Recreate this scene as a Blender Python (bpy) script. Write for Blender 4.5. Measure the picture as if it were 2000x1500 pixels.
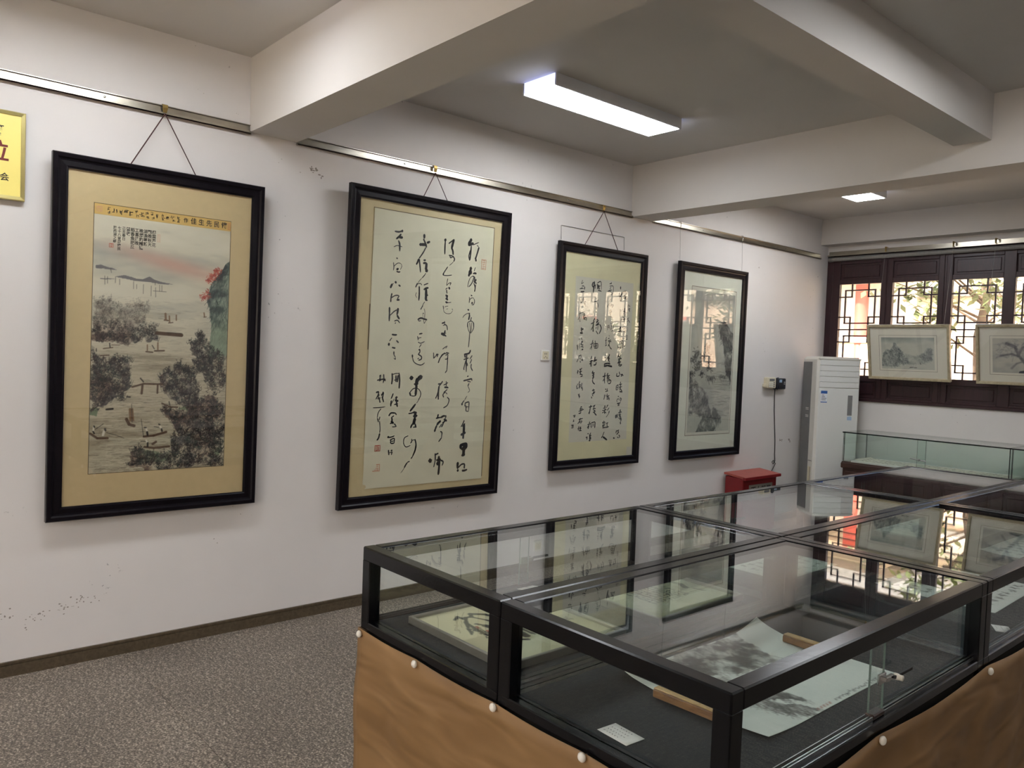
import bpy, bmesh, math, random, json
import numpy as np
from mathutils import Matrix, Vector

for _o in list(bpy.data.objects):
    bpy.data.objects.remove(_o)
SC = bpy.context.scene
COL = SC.collection
random.seed(7)

# ---------------------------------------------------------------- camera
F_PX = 1545.2
YAW, PITCH, ROLL = 0.85354439, 0.0356802, 0.03773546
d = Vector((-math.sin(YAW) * math.cos(PITCH), math.cos(YAW) * math.cos(PITCH), -math.sin(PITCH)))
r = d.cross(Vector((0, 0, 1))).normalized()
u = r.cross(d)
r2 = math.cos(ROLL) * r + math.sin(ROLL) * u
u2 = -math.sin(ROLL) * r + math.cos(ROLL) * u
cam_data = bpy.data.cameras.new('camera')
cam_data.sensor_fit = 'HORIZONTAL'
cam_data.sensor_width = 36.0
cam_data.lens = 36.0 * F_PX / 2000.0
cam_data.clip_start = 0.02
cam = bpy.data.objects.new('camera', cam_data)
COL.objects.link(cam)
cam.matrix_world = Matrix(((r2.x, u2.x, -d.x, 0), (r2.y, u2.y, -d.y, 0), (r2.z, u2.z, -d.z, 1.6), (0, 0, 0, 1)))
SC.camera = cam

# ---------------------------------------------------------------- sky, sun, exposure
world = bpy.data.worlds.new('sky')
SC.world = world
world.use_nodes = True
wn = world.node_tree.nodes
wn.clear()
sky = wn.new('ShaderNodeTexSky')
sky.sky_type = 'NISHITA'
sky.sun_disc = False
sky.sun_elevation = math.radians(48)
sky.sun_rotation = math.radians(150)
sky.dust_density = 6.0
sky.ozone_density = .3
sky.air_density = .7
bg = wn.new('ShaderNodeBackground')
bg.inputs['Strength'].default_value = 0.6
wo = wn.new('ShaderNodeOutputWorld')
world.node_tree.links.new(sky.outputs[0], bg.inputs[0])
world.node_tree.links.new(bg.outputs[0], wo.inputs[0])
sun_d = bpy.data.lights.new('sun', 'SUN')
sun_d.energy = 7.0
sun_d.angle = 0.01
sun_d.color = (1.0, 0.90, 0.76)
sun = bpy.data.objects.new('sun', sun_d)
COL.objects.link(sun)
sun.rotation_euler = (math.radians(46), 0, math.radians(-28))   # shines towards +y, from behind the building
LAMP = 17.0            # radiance of the ceiling panels
SC.view_settings.view_transform = 'Standard'
SC.view_settings.look = 'None'
SC.view_settings.gamma = 1.0
SC.view_settings.use_curve_mapping = False
SC.view_settings.exposure = 0.74
SC.cycles.transparent_max_bounces = 40
SC.cycles.max_bounces = 7
SC.cycles.adaptive_threshold = .02
SC.cycles.glossy_bounces = 4
SC.cycles.diffuse_bounces = 4
SC.cycles.sample_clamp_indirect = 6.0
SC.cycles.caustics_reflective = False
SC.cycles.caustics_refractive = False
SC.cycles.use_denoising = True

# ---------------------------------------------------------------- helpers
def tag(o, label=None, cat=None, group=None, kind=None):
    if label: o['label'] = label
    if cat: o['category'] = cat
    if group: o['group'] = group
    if kind: o['kind'] = kind
    return o

def empty(name, M=None, label=None, cat=None, group=None):
    o = bpy.data.objects.new(name, None)
    o.empty_display_size = 0.1
    COL.objects.link(o)
    if M is not None: o.matrix_world = M
    return tag(o, label, cat, group)

def T(x, y, z, rz=0.0):
    return Matrix.Translation((x, y, z)) @ Matrix.Rotation(rz, 4, 'Z')

def link(name, me, mats, parent=None):
    o = bpy.data.objects.new(name, me)
    COL.objects.link(o)
    if not isinstance(mats, (list, tuple)): mats = [mats]
    if not me.materials:
        for m in mats: me.materials.append(m)
    if parent is not None: o.parent = parent
    return o

class MB:
    """collects shapes for ONE mesh object"""
    def __init__(s): s.v = []; s.f = []; s.mi = []; s.sm = []
    def add(s, vs, fs, mi=0, smooth=False):
        k = len(s.v); s.v += [tuple(p) for p in vs]
        for f in fs:
            s.f.append(tuple(i + k for i in f)); s.mi.append(mi); s.sm.append(smooth)
        return s
    def box(s, a, b, mi=0, bev=0.0):
        x0, x1 = sorted((a[0], b[0])); y0, y1 = sorted((a[1], b[1])); z0, z1 = sorted((a[2], b[2]))
        if bev <= 0:
            vs = [(x, y, z) for z in (z0, z1) for y in (y0, y1) for x in (x0, x1)]
            return s.add(vs, [(0, 2, 3, 1), (4, 5, 7, 6), (0, 1, 5, 4), (2, 6, 7, 3), (0, 4, 6, 2), (1, 3, 7, 5)], mi)
        bm = bmesh.new()
        bmesh.ops.create_cube(bm, size=1.0)
        for v in bm.verts:
            v.co = Vector(((x0 + x1) / 2 + v.co.x * (x1 - x0), (y0 + y1) / 2 + v.co.y * (y1 - y0), (z0 + z1) / 2 + v.co.z * (z1 - z0)))
        bev = min(bev, 0.45 * min(x1 - x0, y1 - y0, z1 - z0))
        bmesh.ops.bevel(bm, geom=list(bm.edges), offset=bev, segments=2 if bev > .008 else 1, affect='EDGES', profile=.5)
        bm.verts.index_update()
        s.add([v.co for v in bm.verts], [[v.index for v in f.verts] for f in bm.faces], mi)
        bm.free(); return s
    def pane(s, a, b):
        """glass sheet: big faces slot 0, thin edges slot 1"""
        k = len(s.f); s.box(a, b)
        dims = [abs(b[i] - a[i]) for i in range(3)]; ax = dims.index(min(dims))
        order = [2, 2, 1, 1, 0, 0]
        for i in range(6):
            s.mi[k + i] = 0 if order[i] == ax else 1
        return s
    def prism(s, pts, z0, z1, mi=0):
        n = len(pts)
        vs = [(p[0], p[1], z0) for p in pts] + [(p[0], p[1], z1) for p in pts]
        fs = [tuple(range(n - 1, -1, -1)), tuple(range(n, 2 * n))] + [(i, (i + 1) % n, n + (i + 1) % n, n + i) for i in range(n)]
        return s.add(vs, fs, mi)
    def tube(s, pts, rad, n=8, mi=0, caps=True):
        pts = [Vector(p) for p in pts]; m = len(pts); vs = []
        rads = rad if isinstance(rad, (list, tuple)) else [rad] * m
        prev = None
        for i, p in enumerate(pts):
            t = (pts[min(i + 1, m - 1)] - pts[max(i - 1, 0)]).normalized()
            if prev is None:
                a = Vector((0, 0, 1)) if abs(t.z) < .9 else Vector((1, 0, 0))
                nx = t.cross(a).normalized()
            else:
                nx = (prev - t * prev.dot(t)).normalized()
            prev = nx; ny = t.cross(nx)
            for k in range(n):
                q = 2 * math.pi * k / n
                vs.append(p + (nx * math.cos(q) + ny * math.sin(q)) * rads[i])
        fs = [(i * n + k, i * n + (k + 1) % n, (i + 1) * n + (k + 1) % n, (i + 1) * n + k) for i in range(m - 1) for k in range(n)]
        s.add(vs, fs, mi, True)
        if caps:
            s.add([vs[k] for k in range(n)], [tuple(range(n - 1, -1, -1))], mi)
            s.add([vs[(m - 1) * n + k] for k in range(n)], [tuple(range(n))], mi)
        return s
    def lathe(s, prof, n=16, mi=0, c=(0, 0, 0)):
        vs = []
        for (rr, z) in prof:
            for k in range(n):
                q = 2 * math.pi * k / n
                vs.append((c[0] + rr * math.cos(q), c[1] + rr * math.sin(q), c[2] + z))
        fs = [(i * n + k, i * n + (k + 1) % n, (i + 1) * n + (k + 1) % n, (i + 1) * n + k) for i in range(len(prof) - 1) for k in range(n)]
        fs += [tuple(range(n - 1, -1, -1)), tuple((len(prof) - 1) * n + k for k in range(n))]
        return s.add(vs, fs, mi, True)
    def mesh(s, name):
        me = bpy.data.meshes.new(name)
        me.from_pydata(s.v, [], s.f)
        me.polygons.foreach_set('material_index', s.mi)
        me.polygons.foreach_set('use_smooth', s.sm)
        me.update(); return me
    def build(s, name, mats, parent=None, label=None, cat=None, group=None, kind=None):
        o = link(name, s.mesh(name), mats, parent)
        return tag(o, label, cat, group, kind)

def box(name, a, b, mat, parent=None, bev=0.0, **kw):
    return MB().box(a, b, bev=bev).build(name, mat, parent, **kw)

def srgb(c):
    return tuple(((x / 255.0) / 12.92 if x / 255.0 <= .04045 else ((x / 255.0 + .055) / 1.055) ** 2.4) for x in c)

class NT:
    def __init__(s, name):
        s.m = bpy.data.materials.new(name); s.m.use_nodes = True
        s.t = s.m.node_tree; s.n = s.t.nodes; s.l = s.t.links
        s.b = s.n['Principled BSDF']
        s.out = s.n['Material Output']
    def new(s, t, **kw):
        o = s.n.new(t)
        for k, v in kw.items():
            if k in o.inputs.keys() if isinstance(k, str) else False: o.inputs[k].default_value = v
            else: setattr(o, k, v)
        return o
    def lk(s, a, b): s.l.new(a, b)
    def coord(s, scale=(1, 1, 1), kind='Object'):
        tc = s.new('ShaderNodeTexCoord'); mp = s.new('ShaderNodeMapping')
        mp.inputs['Scale'].default_value = scale
        s.lk(tc.outputs[kind], mp.inputs[0]); return mp.outputs[0]
    def noise(s, scale, co=None, detail=4, rough=.55):
        t = s.new('ShaderNodeTexNoise'); t.inputs['Scale'].default_value = scale
        t.inputs['Detail'].default_value = detail; t.inputs['Roughness'].default_value = rough
        if co is not None: s.lk(co, t.inputs['Vector'])
        return t.outputs['Fac']
    def ramp(s, fac, stops):
        t = s.new('ShaderNodeValToRGB'); e = t.color_ramp.elements
        while len(e) < len(stops): e.new(.5)
        for i, (p, c) in enumerate(stops):
            e[i].position = p; e[i].color = (c[0], c[1], c[2], 1)
        s.lk(fac, t.inputs[0]); return t.outputs[0]
    def bump(s, fac, strength=.1, dist=.01):
        t = s.new('ShaderNodeBump'); t.inputs['Strength'].default_value = strength; t.inputs['Distance'].default_value = dist
        s.lk(fac, t.inputs['Height']); s.lk(t.outputs[0], s.b.inputs['Normal'])

def mat(name, col, rough=.5, var=.06, scale=12.0, metal=0.0, spec=.5, bump=0.0, stretch=(1, 1, 1), bscale=None, coat=0.0):
    """principled material whose colour wavers with a noise"""
    t = NT(name)
    c = srgb(col)
    co = t.coord(stretch)
    nz = t.noise(scale, co)
    lo = tuple(max(0, x * (1 - var)) for x in c); hi = tuple(min(1, x * (1 + var)) for x in c)
    t.lk(t.ramp(nz, [(.3, lo), (.7, hi)]), t.b.inputs['Base Color'])
    t.b.inputs['Roughness'].default_value = rough
    t.b.inputs['Metallic'].default_value = metal
    t.b.inputs['Specular IOR Level'].default_value = spec
    if coat: t.b.inputs['Coat Weight'].default_value = coat; t.b.inputs['Coat Roughness'].default_value = .08
    if bump: t.bump(t.noise(bscale or scale * 3, co), bump)
    return t.m

def glass(name, tint, r0=.04, rough=0.0):
    """clear thin sheet: light passes straight, mirror share follows the angle"""
    t = NT(name); t.n.remove(t.b)
    g = t.new('ShaderNodeNewGeometry')
    dp = t.new('ShaderNodeVectorMath', operation='DOT_PRODUCT')
    t.lk(g.outputs['Normal'], dp.inputs[0]); t.lk(g.outputs['Incoming'], dp.inputs[1])
    ab = t.new('ShaderNodeMath', operation='ABSOLUTE'); t.lk(dp.outputs['Value'], ab.inputs[0])
    su = t.new('ShaderNodeMath', operation='SUBTRACT'); su.inputs[0].default_value = 1.0; t.lk(ab.outputs[0], su.inputs[1])
    po = t.new('ShaderNodeMath', operation='POWER'); t.lk(su.outputs[0], po.inputs[0]); po.inputs[1].default_value = 5.0
    ma = t.new('ShaderNodeMath', operation='MULTIPLY_ADD'); t.lk(po.outputs[0], ma.inputs[0]); ma.inputs[1].default_value = 1 - r0; ma.inputs[2].default_value = r0
    tr = t.new('ShaderNodeBsdfTransparent'); tr.inputs[0].default_value = (*tint, 1)
    gl = t.new('ShaderNodeBsdfGlossy'); gl.inputs['Roughness'].default_value = rough; gl.inputs['Color'].default_value = (1, 1, 1, 1)
    mx = t.new('ShaderNodeMixShader')
    t.lk(ma.outputs[0], mx.inputs[0]); t.lk(tr.outputs[0], mx.inputs[1]); t.lk(gl.outputs[0], mx.inputs[2])
    t.lk(mx.outputs[0], t.out.inputs['Surface'])
    return t.m

def emit(name, col, strength):
    t = NT(name)
    t.b.inputs['Base Color'].default_value = (.9, .9, .9, 1)
    t.b.inputs['Emission Color'].default_value = (*col, 1)
    t.b.inputs['Emission Strength'].default_value = strength
    return t.m

def pigment(name, rough=.7):
    """paint and ink laid down on paper, one pigment value per point"""
    t = NT(name)
    a = t.new('ShaderNodeAttribute'); a.attribute_name = 'pigment'
    t.lk(a.outputs['Color'], t.b.inputs['Base Color'])
    t.b.inputs['Roughness'].default_value = rough
    t.b.inputs['Specular IOR Level'].default_value = .2
    return t.m

# ---------------------------------------------------------------- materials
def wall_mat(name, col, stains=True):
    t = NT(name)
    c = srgb(col)
    co = t.coord()
    big = t.noise(1.1, co, 5, .6)
    base = t.ramp(big, [(.3, tuple(x * .93 for x in c)), (.7, c)])
    if stains:
        sm = t.noise(38, t.coord((1, 1, 1)), 2, .5)
        where = t.noise(2.3, co, 1, .5)
        mul = t.new('ShaderNodeMath', operation='MULTIPLY')
        m1 = t.ramp(sm, [(.70, (0, 0, 0)), (.74, (1, 1, 1))]); m2 = t.ramp(where, [(.60, (0, 0, 0)), (.66, (1, 1, 1))])
        t.lk(m1, mul.inputs[0]); t.lk(m2, mul.inputs[1])
        mix = t.new('ShaderNodeMix', data_type='RGBA')
        t.lk(mul.outputs[0], mix.inputs['Factor']); t.lk(base, mix.inputs['A']); mix.inputs['B'].default_value = (*tuple(x * .55 for x in c), 1)
        base = mix.outputs['Result']
    t.lk(base, t.b.inputs['Base Color'])
    t.b.inputs['Roughness'].default_value = .75
    t.b.inputs['Specular IOR Level'].default_value = .25
    t.bump(t.noise(90, co, 3), .04, .004)
    return t.m

def floor_mat():
    t = NT('speckled_floor_sheet')
    co = t.coord((1, 1, 1))
    n1 = t.noise(38, t.coord((1, 1.4, 1)), 6, .8)
    n2 = t.noise(120, co, 2, .6)
    n0 = t.noise(1.6, co, 2, .5)
    add = t.new('ShaderNodeMath', operation='ADD'); t.lk(n1, add.inputs[0]); t.lk(n2, add.inputs[1])
    mad = t.new('ShaderNodeMath', operation='MULTIPLY_ADD'); t.lk(n0, mad.inputs[0]); mad.inputs[1].default_value = .18; t.lk(add.outputs[0], mad.inputs[2])
    hf = t.new('ShaderNodeMath', operation='MULTIPLY'); t.lk(mad.outputs[0], hf.inputs[0]); hf.inputs[1].default_value = .47
    c = t.ramp(hf.outputs[0], [(.40, srgb((62, 56, 50))), (.48, srgb((96, 88, 79))), (.53, srgb((116, 107, 97))), (.61, srgb((184, 172, 156)))])
    t.lk(c, t.b.inputs['Base Color'])
    t.b.inputs['Roughness'].default_value = .55
    t.b.inputs['Specular IOR Level'].default_value = .3
    t.bump(n2, .05, .003)
    return t.m

def wood_mat(name, c1, c2, rough=.35, scale=6.0, stretch=(1, 8, 8), coat=0.0):
    t = NT(name)
    co = t.coord(stretch)
    w = t.new('ShaderNodeTexNoise'); w.inputs['Scale'].default_value = scale; w.inputs['Detail'].default_value = 6; w.inputs['Distortion'].default_value = .8
    t.lk(co, w.inputs['Vector'])
    t.lk(t.ramp(w.outputs['Fac'], [(.3, srgb(c1)), (.7, srgb(c2))]), t.b.inputs['Base Color'])
    t.b.inputs['Roughness'].default_value = rough
    if coat: t.b.inputs['Coat Weight'].default_value = coat; t.b.inputs['Coat Roughness'].default_value = .12
    t.bump(w.outputs['Fac'], .04, .003)
    return t.m

M = {}
M['wall'] = wall_mat('white_wall_paint', (225, 221, 218))
M['ceil'] = wall_mat('white_ceiling_paint', (206, 202, 197), False)
M['floor'] = floor_mat()
M['base'] = wood_mat('brown_baseboard', (70, 60, 46), (92, 80, 62), .45)
M['fr_dark'] = wood_mat('dark_frame_lacquer', (11, 9, 14), (19, 15, 21), .3, 9, (4, 4, 4))
M['fr_dark'].node_tree.nodes['Principled BSDF'].inputs['Specular IOR Level'].default_value = .22
M['win_wood'] = wood_mat('red_black_window_lacquer', (42, 22, 26), (58, 31, 36), .4, 8, (6, 6, 1))
M['steel'] = mat('galvanised_rail', (168, 162, 148), .28, .16, 5, 1.0, stretch=(1, .6, 6))
M['brass'] = mat('brass_hook', (176, 150, 92), .35, .15, 60, 1.0)
M['cord'] = mat('dark_red_cord', (66, 34, 34), .8, .2, 200)
M['wire'] = mat('grey_wire', (150, 148, 144), .4, .1, 100, .6)
M['mount_tan'] = mat('tan_silk_mount', (208, 186, 143), .8, .03, 30, bump=.03, bscale=400)
M['mount_cream'] = mat('cream_silk_mount', (208, 192, 152), .8, .04, 8, bump=.03, bscale=400)
M['mount_yellow'] = mat('yellow_green_silk_mount', (222, 216, 178), .7, .04, 6, bump=.03, bscale=300)
M['mount_pale'] = mat('pale_mount_board', (222, 222, 206), .8, .02, 10)
M['mount_white'] = mat('warm_white_mount_board', (226, 220, 205), .8, .02, 10)
M['paper'] = mat('rice_paper', (222, 218, 194), .85, .03, 9)
M['paper_white'] = mat('white_rice_paper', (212, 208, 192), .85, .03, 9)
M['ink'] = mat('black_ink', (30, 30, 33), .6, .35, 30)
M['ink_dk'] = mat('black_ink_small', (34, 30, 28), .6, .2, 60)
M['seal'] = mat('red_seal_ink', (196, 96, 78), .7, .12, 160)
M['seal_pale'] = mat('pale_seal_ink', (212, 158, 128), .7, .1, 160)
M['line'] = mat('thin_brown_line', (92, 76, 52), .7, .1, 60)
M['glass'] = glass('picture_glass', (.985, .99, .985))
M['glass_case'] = glass('case_glass', (.965, .985, .976))
M['glass_vit'] = glass('vitrine_glass', (.945, .98, .965))
M['glass_win'] = glass('window_glass', (.98, .985, .98))
M['edge'] = mat('green_glass_edge', (58, 84, 74), .15, .1, 30)
M['edge_dark'] = mat('dark_glass_edge', (16, 26, 24), .15, .1, 30)
M['edge_soft'] = mat('pale_glass_edge', (120, 140, 130), .2, .1, 30)
M['black'] = mat('black_enamel_steel', (7, 7, 10), .2, .25, 14, spec=.32, bump=.02, bscale=60)
M['deck'] = mat('charcoal_case_floor', (34, 39, 42), .7, .14, 9, spec=.12, bump=.03, bscale=120)
M['body'] = mat('dark_cabinet_side', (40, 38, 36), .6, .1, 8)
M['alu'] = mat('aluminium_track', (150, 150, 148), .3, .1, 40, 1.0)
M['silver'] = mat('silver_frame', (150, 145, 136), .35, .08, 20, .7)
M['chrome'] = mat('chrome', (200, 200, 198), .15, .05, 40, 1.0)
M['white_pl'] = mat('white_plastic', (232, 230, 224), .4, .02, 20)
M['cream_pl'] = mat('cream_plastic', (214, 206, 180), .4, .03, 20)
M['ac'] = mat('white_gloss_panel', (222, 223, 220), .12, .01, 4, spec=.6, coat=.4)
M['ac_side'] = mat('white_ac_side', (214, 212, 204), .35, .02, 6)
M['ac_grey'] = mat('grey_ac_side', (112, 112, 112), .4, .05, 10)
M['gap'] = mat('dark_gap', (70, 70, 70), .6, .05, 10)
M['disp'] = mat('grey_display', (128, 128, 128), .2, .05, 10)
M['blue'] = mat('blue_label_print', (52, 96, 168), .5, .06, 60)
M['blue_pale'] = mat('pale_blue_sticker', (160, 186, 214), .5, .05, 60)
M['label'] = mat('white_label_print', (222, 226, 232), .5, .03, 60)
M['black_pl'] = mat('blue_black_plastic', (22, 26, 38), .3, .2, 20)
M['red'] = mat('red_box_paint', (122, 22, 27), .4, .08, 12)
M['red_lid'] = mat('red_box_lid_paint', (160, 78, 68), .45, .08, 12)
M['grey_plate'] = mat('grey_plate', (136, 132, 124), .5, .08, 40)
M['cable'] = mat('black_cable', (36, 34, 34), .6, .1, 60)
M['lamp_side'] = mat('white_lamp_housing', (224, 226, 232), .4, .02, 10)
M['lamp'] = emit('lamp_diffuser', (.93, .96, 1.0), LAMP)
M['lamp_end'] = emit('lamp_end_glow', (.45, .52, 1.0), 1.6)  # blue glow put on the end caps to imitate the halo there
M['gold'] = mat('gold_plaque_rim', (206, 192, 128), .3, .12, 8, .8)
M['gold_face'] = mat('yellow_plaque_face', (248, 230, 132), .4, .03, 6)
M['plaque_red'] = mat('dark_red_lettering', (110, 26, 18), .5, .05, 30)
M['plaque_ink'] = mat('dark_lettering', (52, 44, 26), .5, .05, 30)
M['wd_weight'] = wood_mat('paperweight_wood', (108, 72, 44), (150, 108, 66), .4, 14, (1, 6, 6))
M['wd_weight_top'] = wood_mat('paperweight_bamboo_face', (168, 132, 76), (204, 170, 106), .35, 18, (2, 4, 4))
M['vit_wood'] = wood_mat('dark_vitrine_wood', (48, 32, 26), (70, 47, 38), .4, 7, (1, 6, 6))
M['pin'] = mat('white_pushpin', (232, 226, 212), .3, .03, 30)
M['tube'] = mat('grey_blind_tube', (132, 130, 126), .6, .1, 60, bump=.06, bscale=200)
M['frame_lt'] = wood_mat('pale_champagne_frame', (158, 146, 118), (182, 170, 140), .4, 10, (3, 3, 3))
M['pig'] = pigment('painted_paper')
M['peach'] = mat('peach_plaster', (232, 205, 180), .8, .06, 2)
M['cream_out'] = mat('cream_plaster', (238, 226, 206), .8, .06, 2)
M['red_col'] = mat('red_lacquer_column', (214, 96, 80), .5, .08, 5)
M['roof'] = mat('grey_roof_tile', (120, 116, 110), .7, .15, 6)
M['ground'] = mat('pale_paving', (224, 212, 192), .8, .06, 3)
M['leaf'] = mat('leaf_green', (112, 122, 76), .5, .25, 3)
M['bark'] = mat('bark', (96, 78, 60), .8, .2, 12)

def cloth_mat():
    t = NT('brown_kraft_cloth')
    co = t.coord((1, 1, 1))
    wv = t.new('ShaderNodeTexNoise'); wv.inputs['Scale'].default_value = 3.4; wv.inputs['Detail'].default_value = 1.2; wv.inputs['Distortion'].default_value = .5
    mp = t.coord((1.0, 1.0, 3.4)); t.lk(mp, wv.inputs['Vector'])
    t.lk(t.ramp(wv.outputs['Fac'], [(.3, srgb((126, 95, 59))), (.55, srgb((135, 103, 65))), (.75, srgb((146, 113, 74)))]), t.b.inputs['Base Color'])
    t.b.inputs['Roughness'].default_value = .5
    t.b.inputs['Specular IOR Level'].default_value = .35
    t.bump(wv.outputs['Fac'], .4, .05)
    return t.m
M['cloth'] = cloth_mat()

# ---------------------------------------------------------------- the room
WX, FY, CZ = -4.299, 8.24, 3.18          # left wall, far wall, ceiling
RX, BY = 3.4, -3.2                        # right wall, wall behind the camera
def struct(o): o['kind'] = 'structure'; return o

fl = struct(MB().box((WX - .1, BY - .1, -.12), (RX + .1, FY + .1, -.004)).build('floor', M['body']))
xs = [WX, RX]; ys = [BY, -.832, 1.168, 3.168, 5.168, 7.168, FY]
for i in range(len(ys) - 1):
    box('floor_sheet', (WX, ys[i] + .0012, -.004), (RX, ys[i + 1] - .0012, 0), M['floor'], fl)
struct(MB().box((WX - .1, BY - 2.3, CZ), (RX + .1, FY + .75, CZ + .2)).build('ceiling', M['ceil']))  # slab runs out past the walls, out of view, to block direct sun
struct(MB().box((WX - .12, BY - .1, 0), (WX, FY + .3, CZ)).build('wall_left', M['wall']))
struct(MB().box((RX, BY - .1, 0), (RX + .12, FY + .3, CZ)).build('wall_right', M['wall']))
FILL_WIN = [(-4.0, -2.2), (-1.5, .3), (.9, 2.7)]                      # unseen windows added behind the camera to let in fill light
wr = MB().box((WX, BY - .12, 0), (RX, BY, .85)).box((WX, BY - .12, 2.7), (RX, BY, CZ))
_e = [WX] + [v for p in FILL_WIN for v in p] + [RX]
for k in range(0, len(_e), 2): wr.box((_e[k], BY - .12, .85), (_e[k + 1], BY, 2.7))
struct(wr.build('wall_back', M['wall']))
for k, (x0, x1) in enumerate(FILL_WIN):
    root = empty('window_%d' % (20 + k), T(x0, BY - .09, .85)); root['kind'] = 'structure'
    L = x1 - x0
    for (p, q) in (((0, 0, 0), (L, .06, .06)), ((0, 0, 1.79), (L, .06, 1.85)), ((0, 0, .06), (.06, .06, 1.79)), ((L - .06, 0, .06), (L, .06, 1.79)), ((L / 2 - .03, 0, .06), (L / 2 + .03, .06, 1.79))):
        MB().box(p, q, bev=.003).build('frame_bar', M['win_wood'], root)
    for (p, q) in ((.06, L / 2 - .03), (L / 2 + .03, L - .06)):
        MB().pane((p, .028, .06), (q, .033, 1.79)).build('glass_pane', [M['glass_win'], M['edge']], root)
_r = random.Random(12); sc_ = MB()
def speck(y, z, w, h):
    k = 7; ph = _r.uniform(0, 6.3)
    sc_.add([(WX + .0004, y + math.cos(ph + 6.283 * i / k) * w * _r.uniform(.6, 1), z + math.sin(ph + 6.283 * i / k) * h * _r.uniform(.6, 1)) for i in range(k)], [tuple(range(k))])
for (y, z, n, s) in ((.655, .30, 3, .010), (.665, .28, 3, .008), (.76, .24, 9, .006), (.80, .265, 7, .007), (.88, .29, 7, .007), (.92, .30, 8, .007), (.97, .31, 10, .008), (1.02, .30, 4, .006), (2.15, 2.64, 7, .010), (2.2, 2.62, 5, .012), (1.95, 2.66, 2, .008), (2.07, 2.60, 1, .006), (1.63, .53, 2, .006), (1.69, 2.86, 2, .004), (1.48, 2.93, 2, .004), (7.45, .84, 5, .02), (7.62, .83, 4, .03), (6.9, 2.54, 1, .012)):
    for k in range(n): speck(y + _r.gauss(0, .016), z + _r.gauss(0, .014), s * _r.uniform(.3, 1), s * _r.uniform(.2, .8))
_wl = [o for o in COL.objects if o.name == 'wall_left'][0]
sc_.build('scuff_marks', mat('wall_scuff', (150, 142, 134), .8, .1, 30), _wl, kind='stuff')
WIN_Z0, WIN_Z1 = 1.262, 2.80
NLEAF = 10
LEAF_X = [-4.15, -3.593, -3.024, -2.482] + [-2.482 + .558 * k for k in range(1, NLEAF - 3)]
WIN_X1 = LEAF_X[-1] + .44 + .075
wf = MB().box((WX, FY, 0), (RX, FY + .24, WIN_Z0)).box((WX, FY, WIN_Z1), (RX, FY + .24, CZ)).box((WIN_X1, FY, WIN_Z0), (RX, FY + .24, WIN_Z1))
struct(wf.build('wall_far', M['wall']))
# beams under the ceiling
struct(box('trim_1', (WX, 1.765, 2.775), (RX, 2.042, CZ), M['ceil']))
struct(box('trim_2', (WX, 4.972, 2.77), (RX, 5.248, CZ), M['ceil']))
struct(box('trim_3', (WX, -1.44, 2.775), (RX, -1.163, CZ), M['ceil']))
struct(box('trim_4', (WX, 8.08, 2.91), (RX, FY, CZ), M['ceil']))
for i, (a, b) in enumerate(((2.042, 4.972), (-1.163, 1.765), (5.248, 8.08))):
    if i < 2: struct(box('trim_%d' % (5 + i), (-1.862, a, 2.92), (-1.66, b, CZ), M['ceil']))
struct(MB().box((WX, BY, 0), (WX + .012, FY, .055)).box((WX, BY, .055), (WX + .009, FY, .061)).box((WX, BY, .061), (WX + .013, FY, .071)).build('baseboard_left', M['base']))
struct(MB().box((WX + .013, FY - .012, 0), (RX, FY, .071)).build('baseboard_far', M['base']))

# ---------------------------------------------------------------- lattice windows
WY = FY + .0            # room-side face of the leaves
LO, LZ0, LZ1 = .44, 1.533, 2.495
def lattice_meshes():
    """bars of one leaf as (x0,x1,z0,z1) boxes; shared by every leaf"""
    bars = []
    W_, H_ = LO, LZ1 - LZ0
    def hb(v, u0, u1): bars.append(('h', v, u0, u1))
    def vb(u_, v0, v1): bars.append(('v', u_, v0, v1))
    for f in (lambda v: v, lambda v: 1 - v):
        for a in (.30, .70): vb(a, f(0), f(.14))
        hb(f(.067), .14, .86)
        vb(.14, f(.067), f(.43)); vb(.86, f(.067), f(.43))
        hb(f(.14), 0, .30); hb(f(.14), .70, 1)
        hb(f(.363), 0, .28); hb(f(.363), .72, 1)
        hb(f(.43), .14, .86)
    hb(.5, 0, 1)
    vb(.28, .363, .637); vb(.72, .363, .637)
    out = []
    t = .0068
    for k, a, b, c in bars:
        b, c = min(b, c), max(b, c)
        if k == 'h': out.append((b * W_ - (t if b > 0 else 0), c * W_ + (t if c < 1 else 0), LZ1 - a * H_ - t, LZ1 - a * H_ + t))
        else: out.append((a * W_ - t, a * W_ + t, LZ1 - c * H_, LZ1 - b * H_))
    return out
bar_list = lattice_meshes()
bar_me = []
for i, (x0, x1, z0, z1) in enumerate(bar_list):
    dy = .0 if (x1 - x0) > (z1 - z0) else .002
    me = MB().box((x0, .012 + dy, z0), (x1, .032 - dy, z1)).mesh('lattice_bar'); me.materials.append(M['win_wood']); bar_me.append(me)
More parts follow.
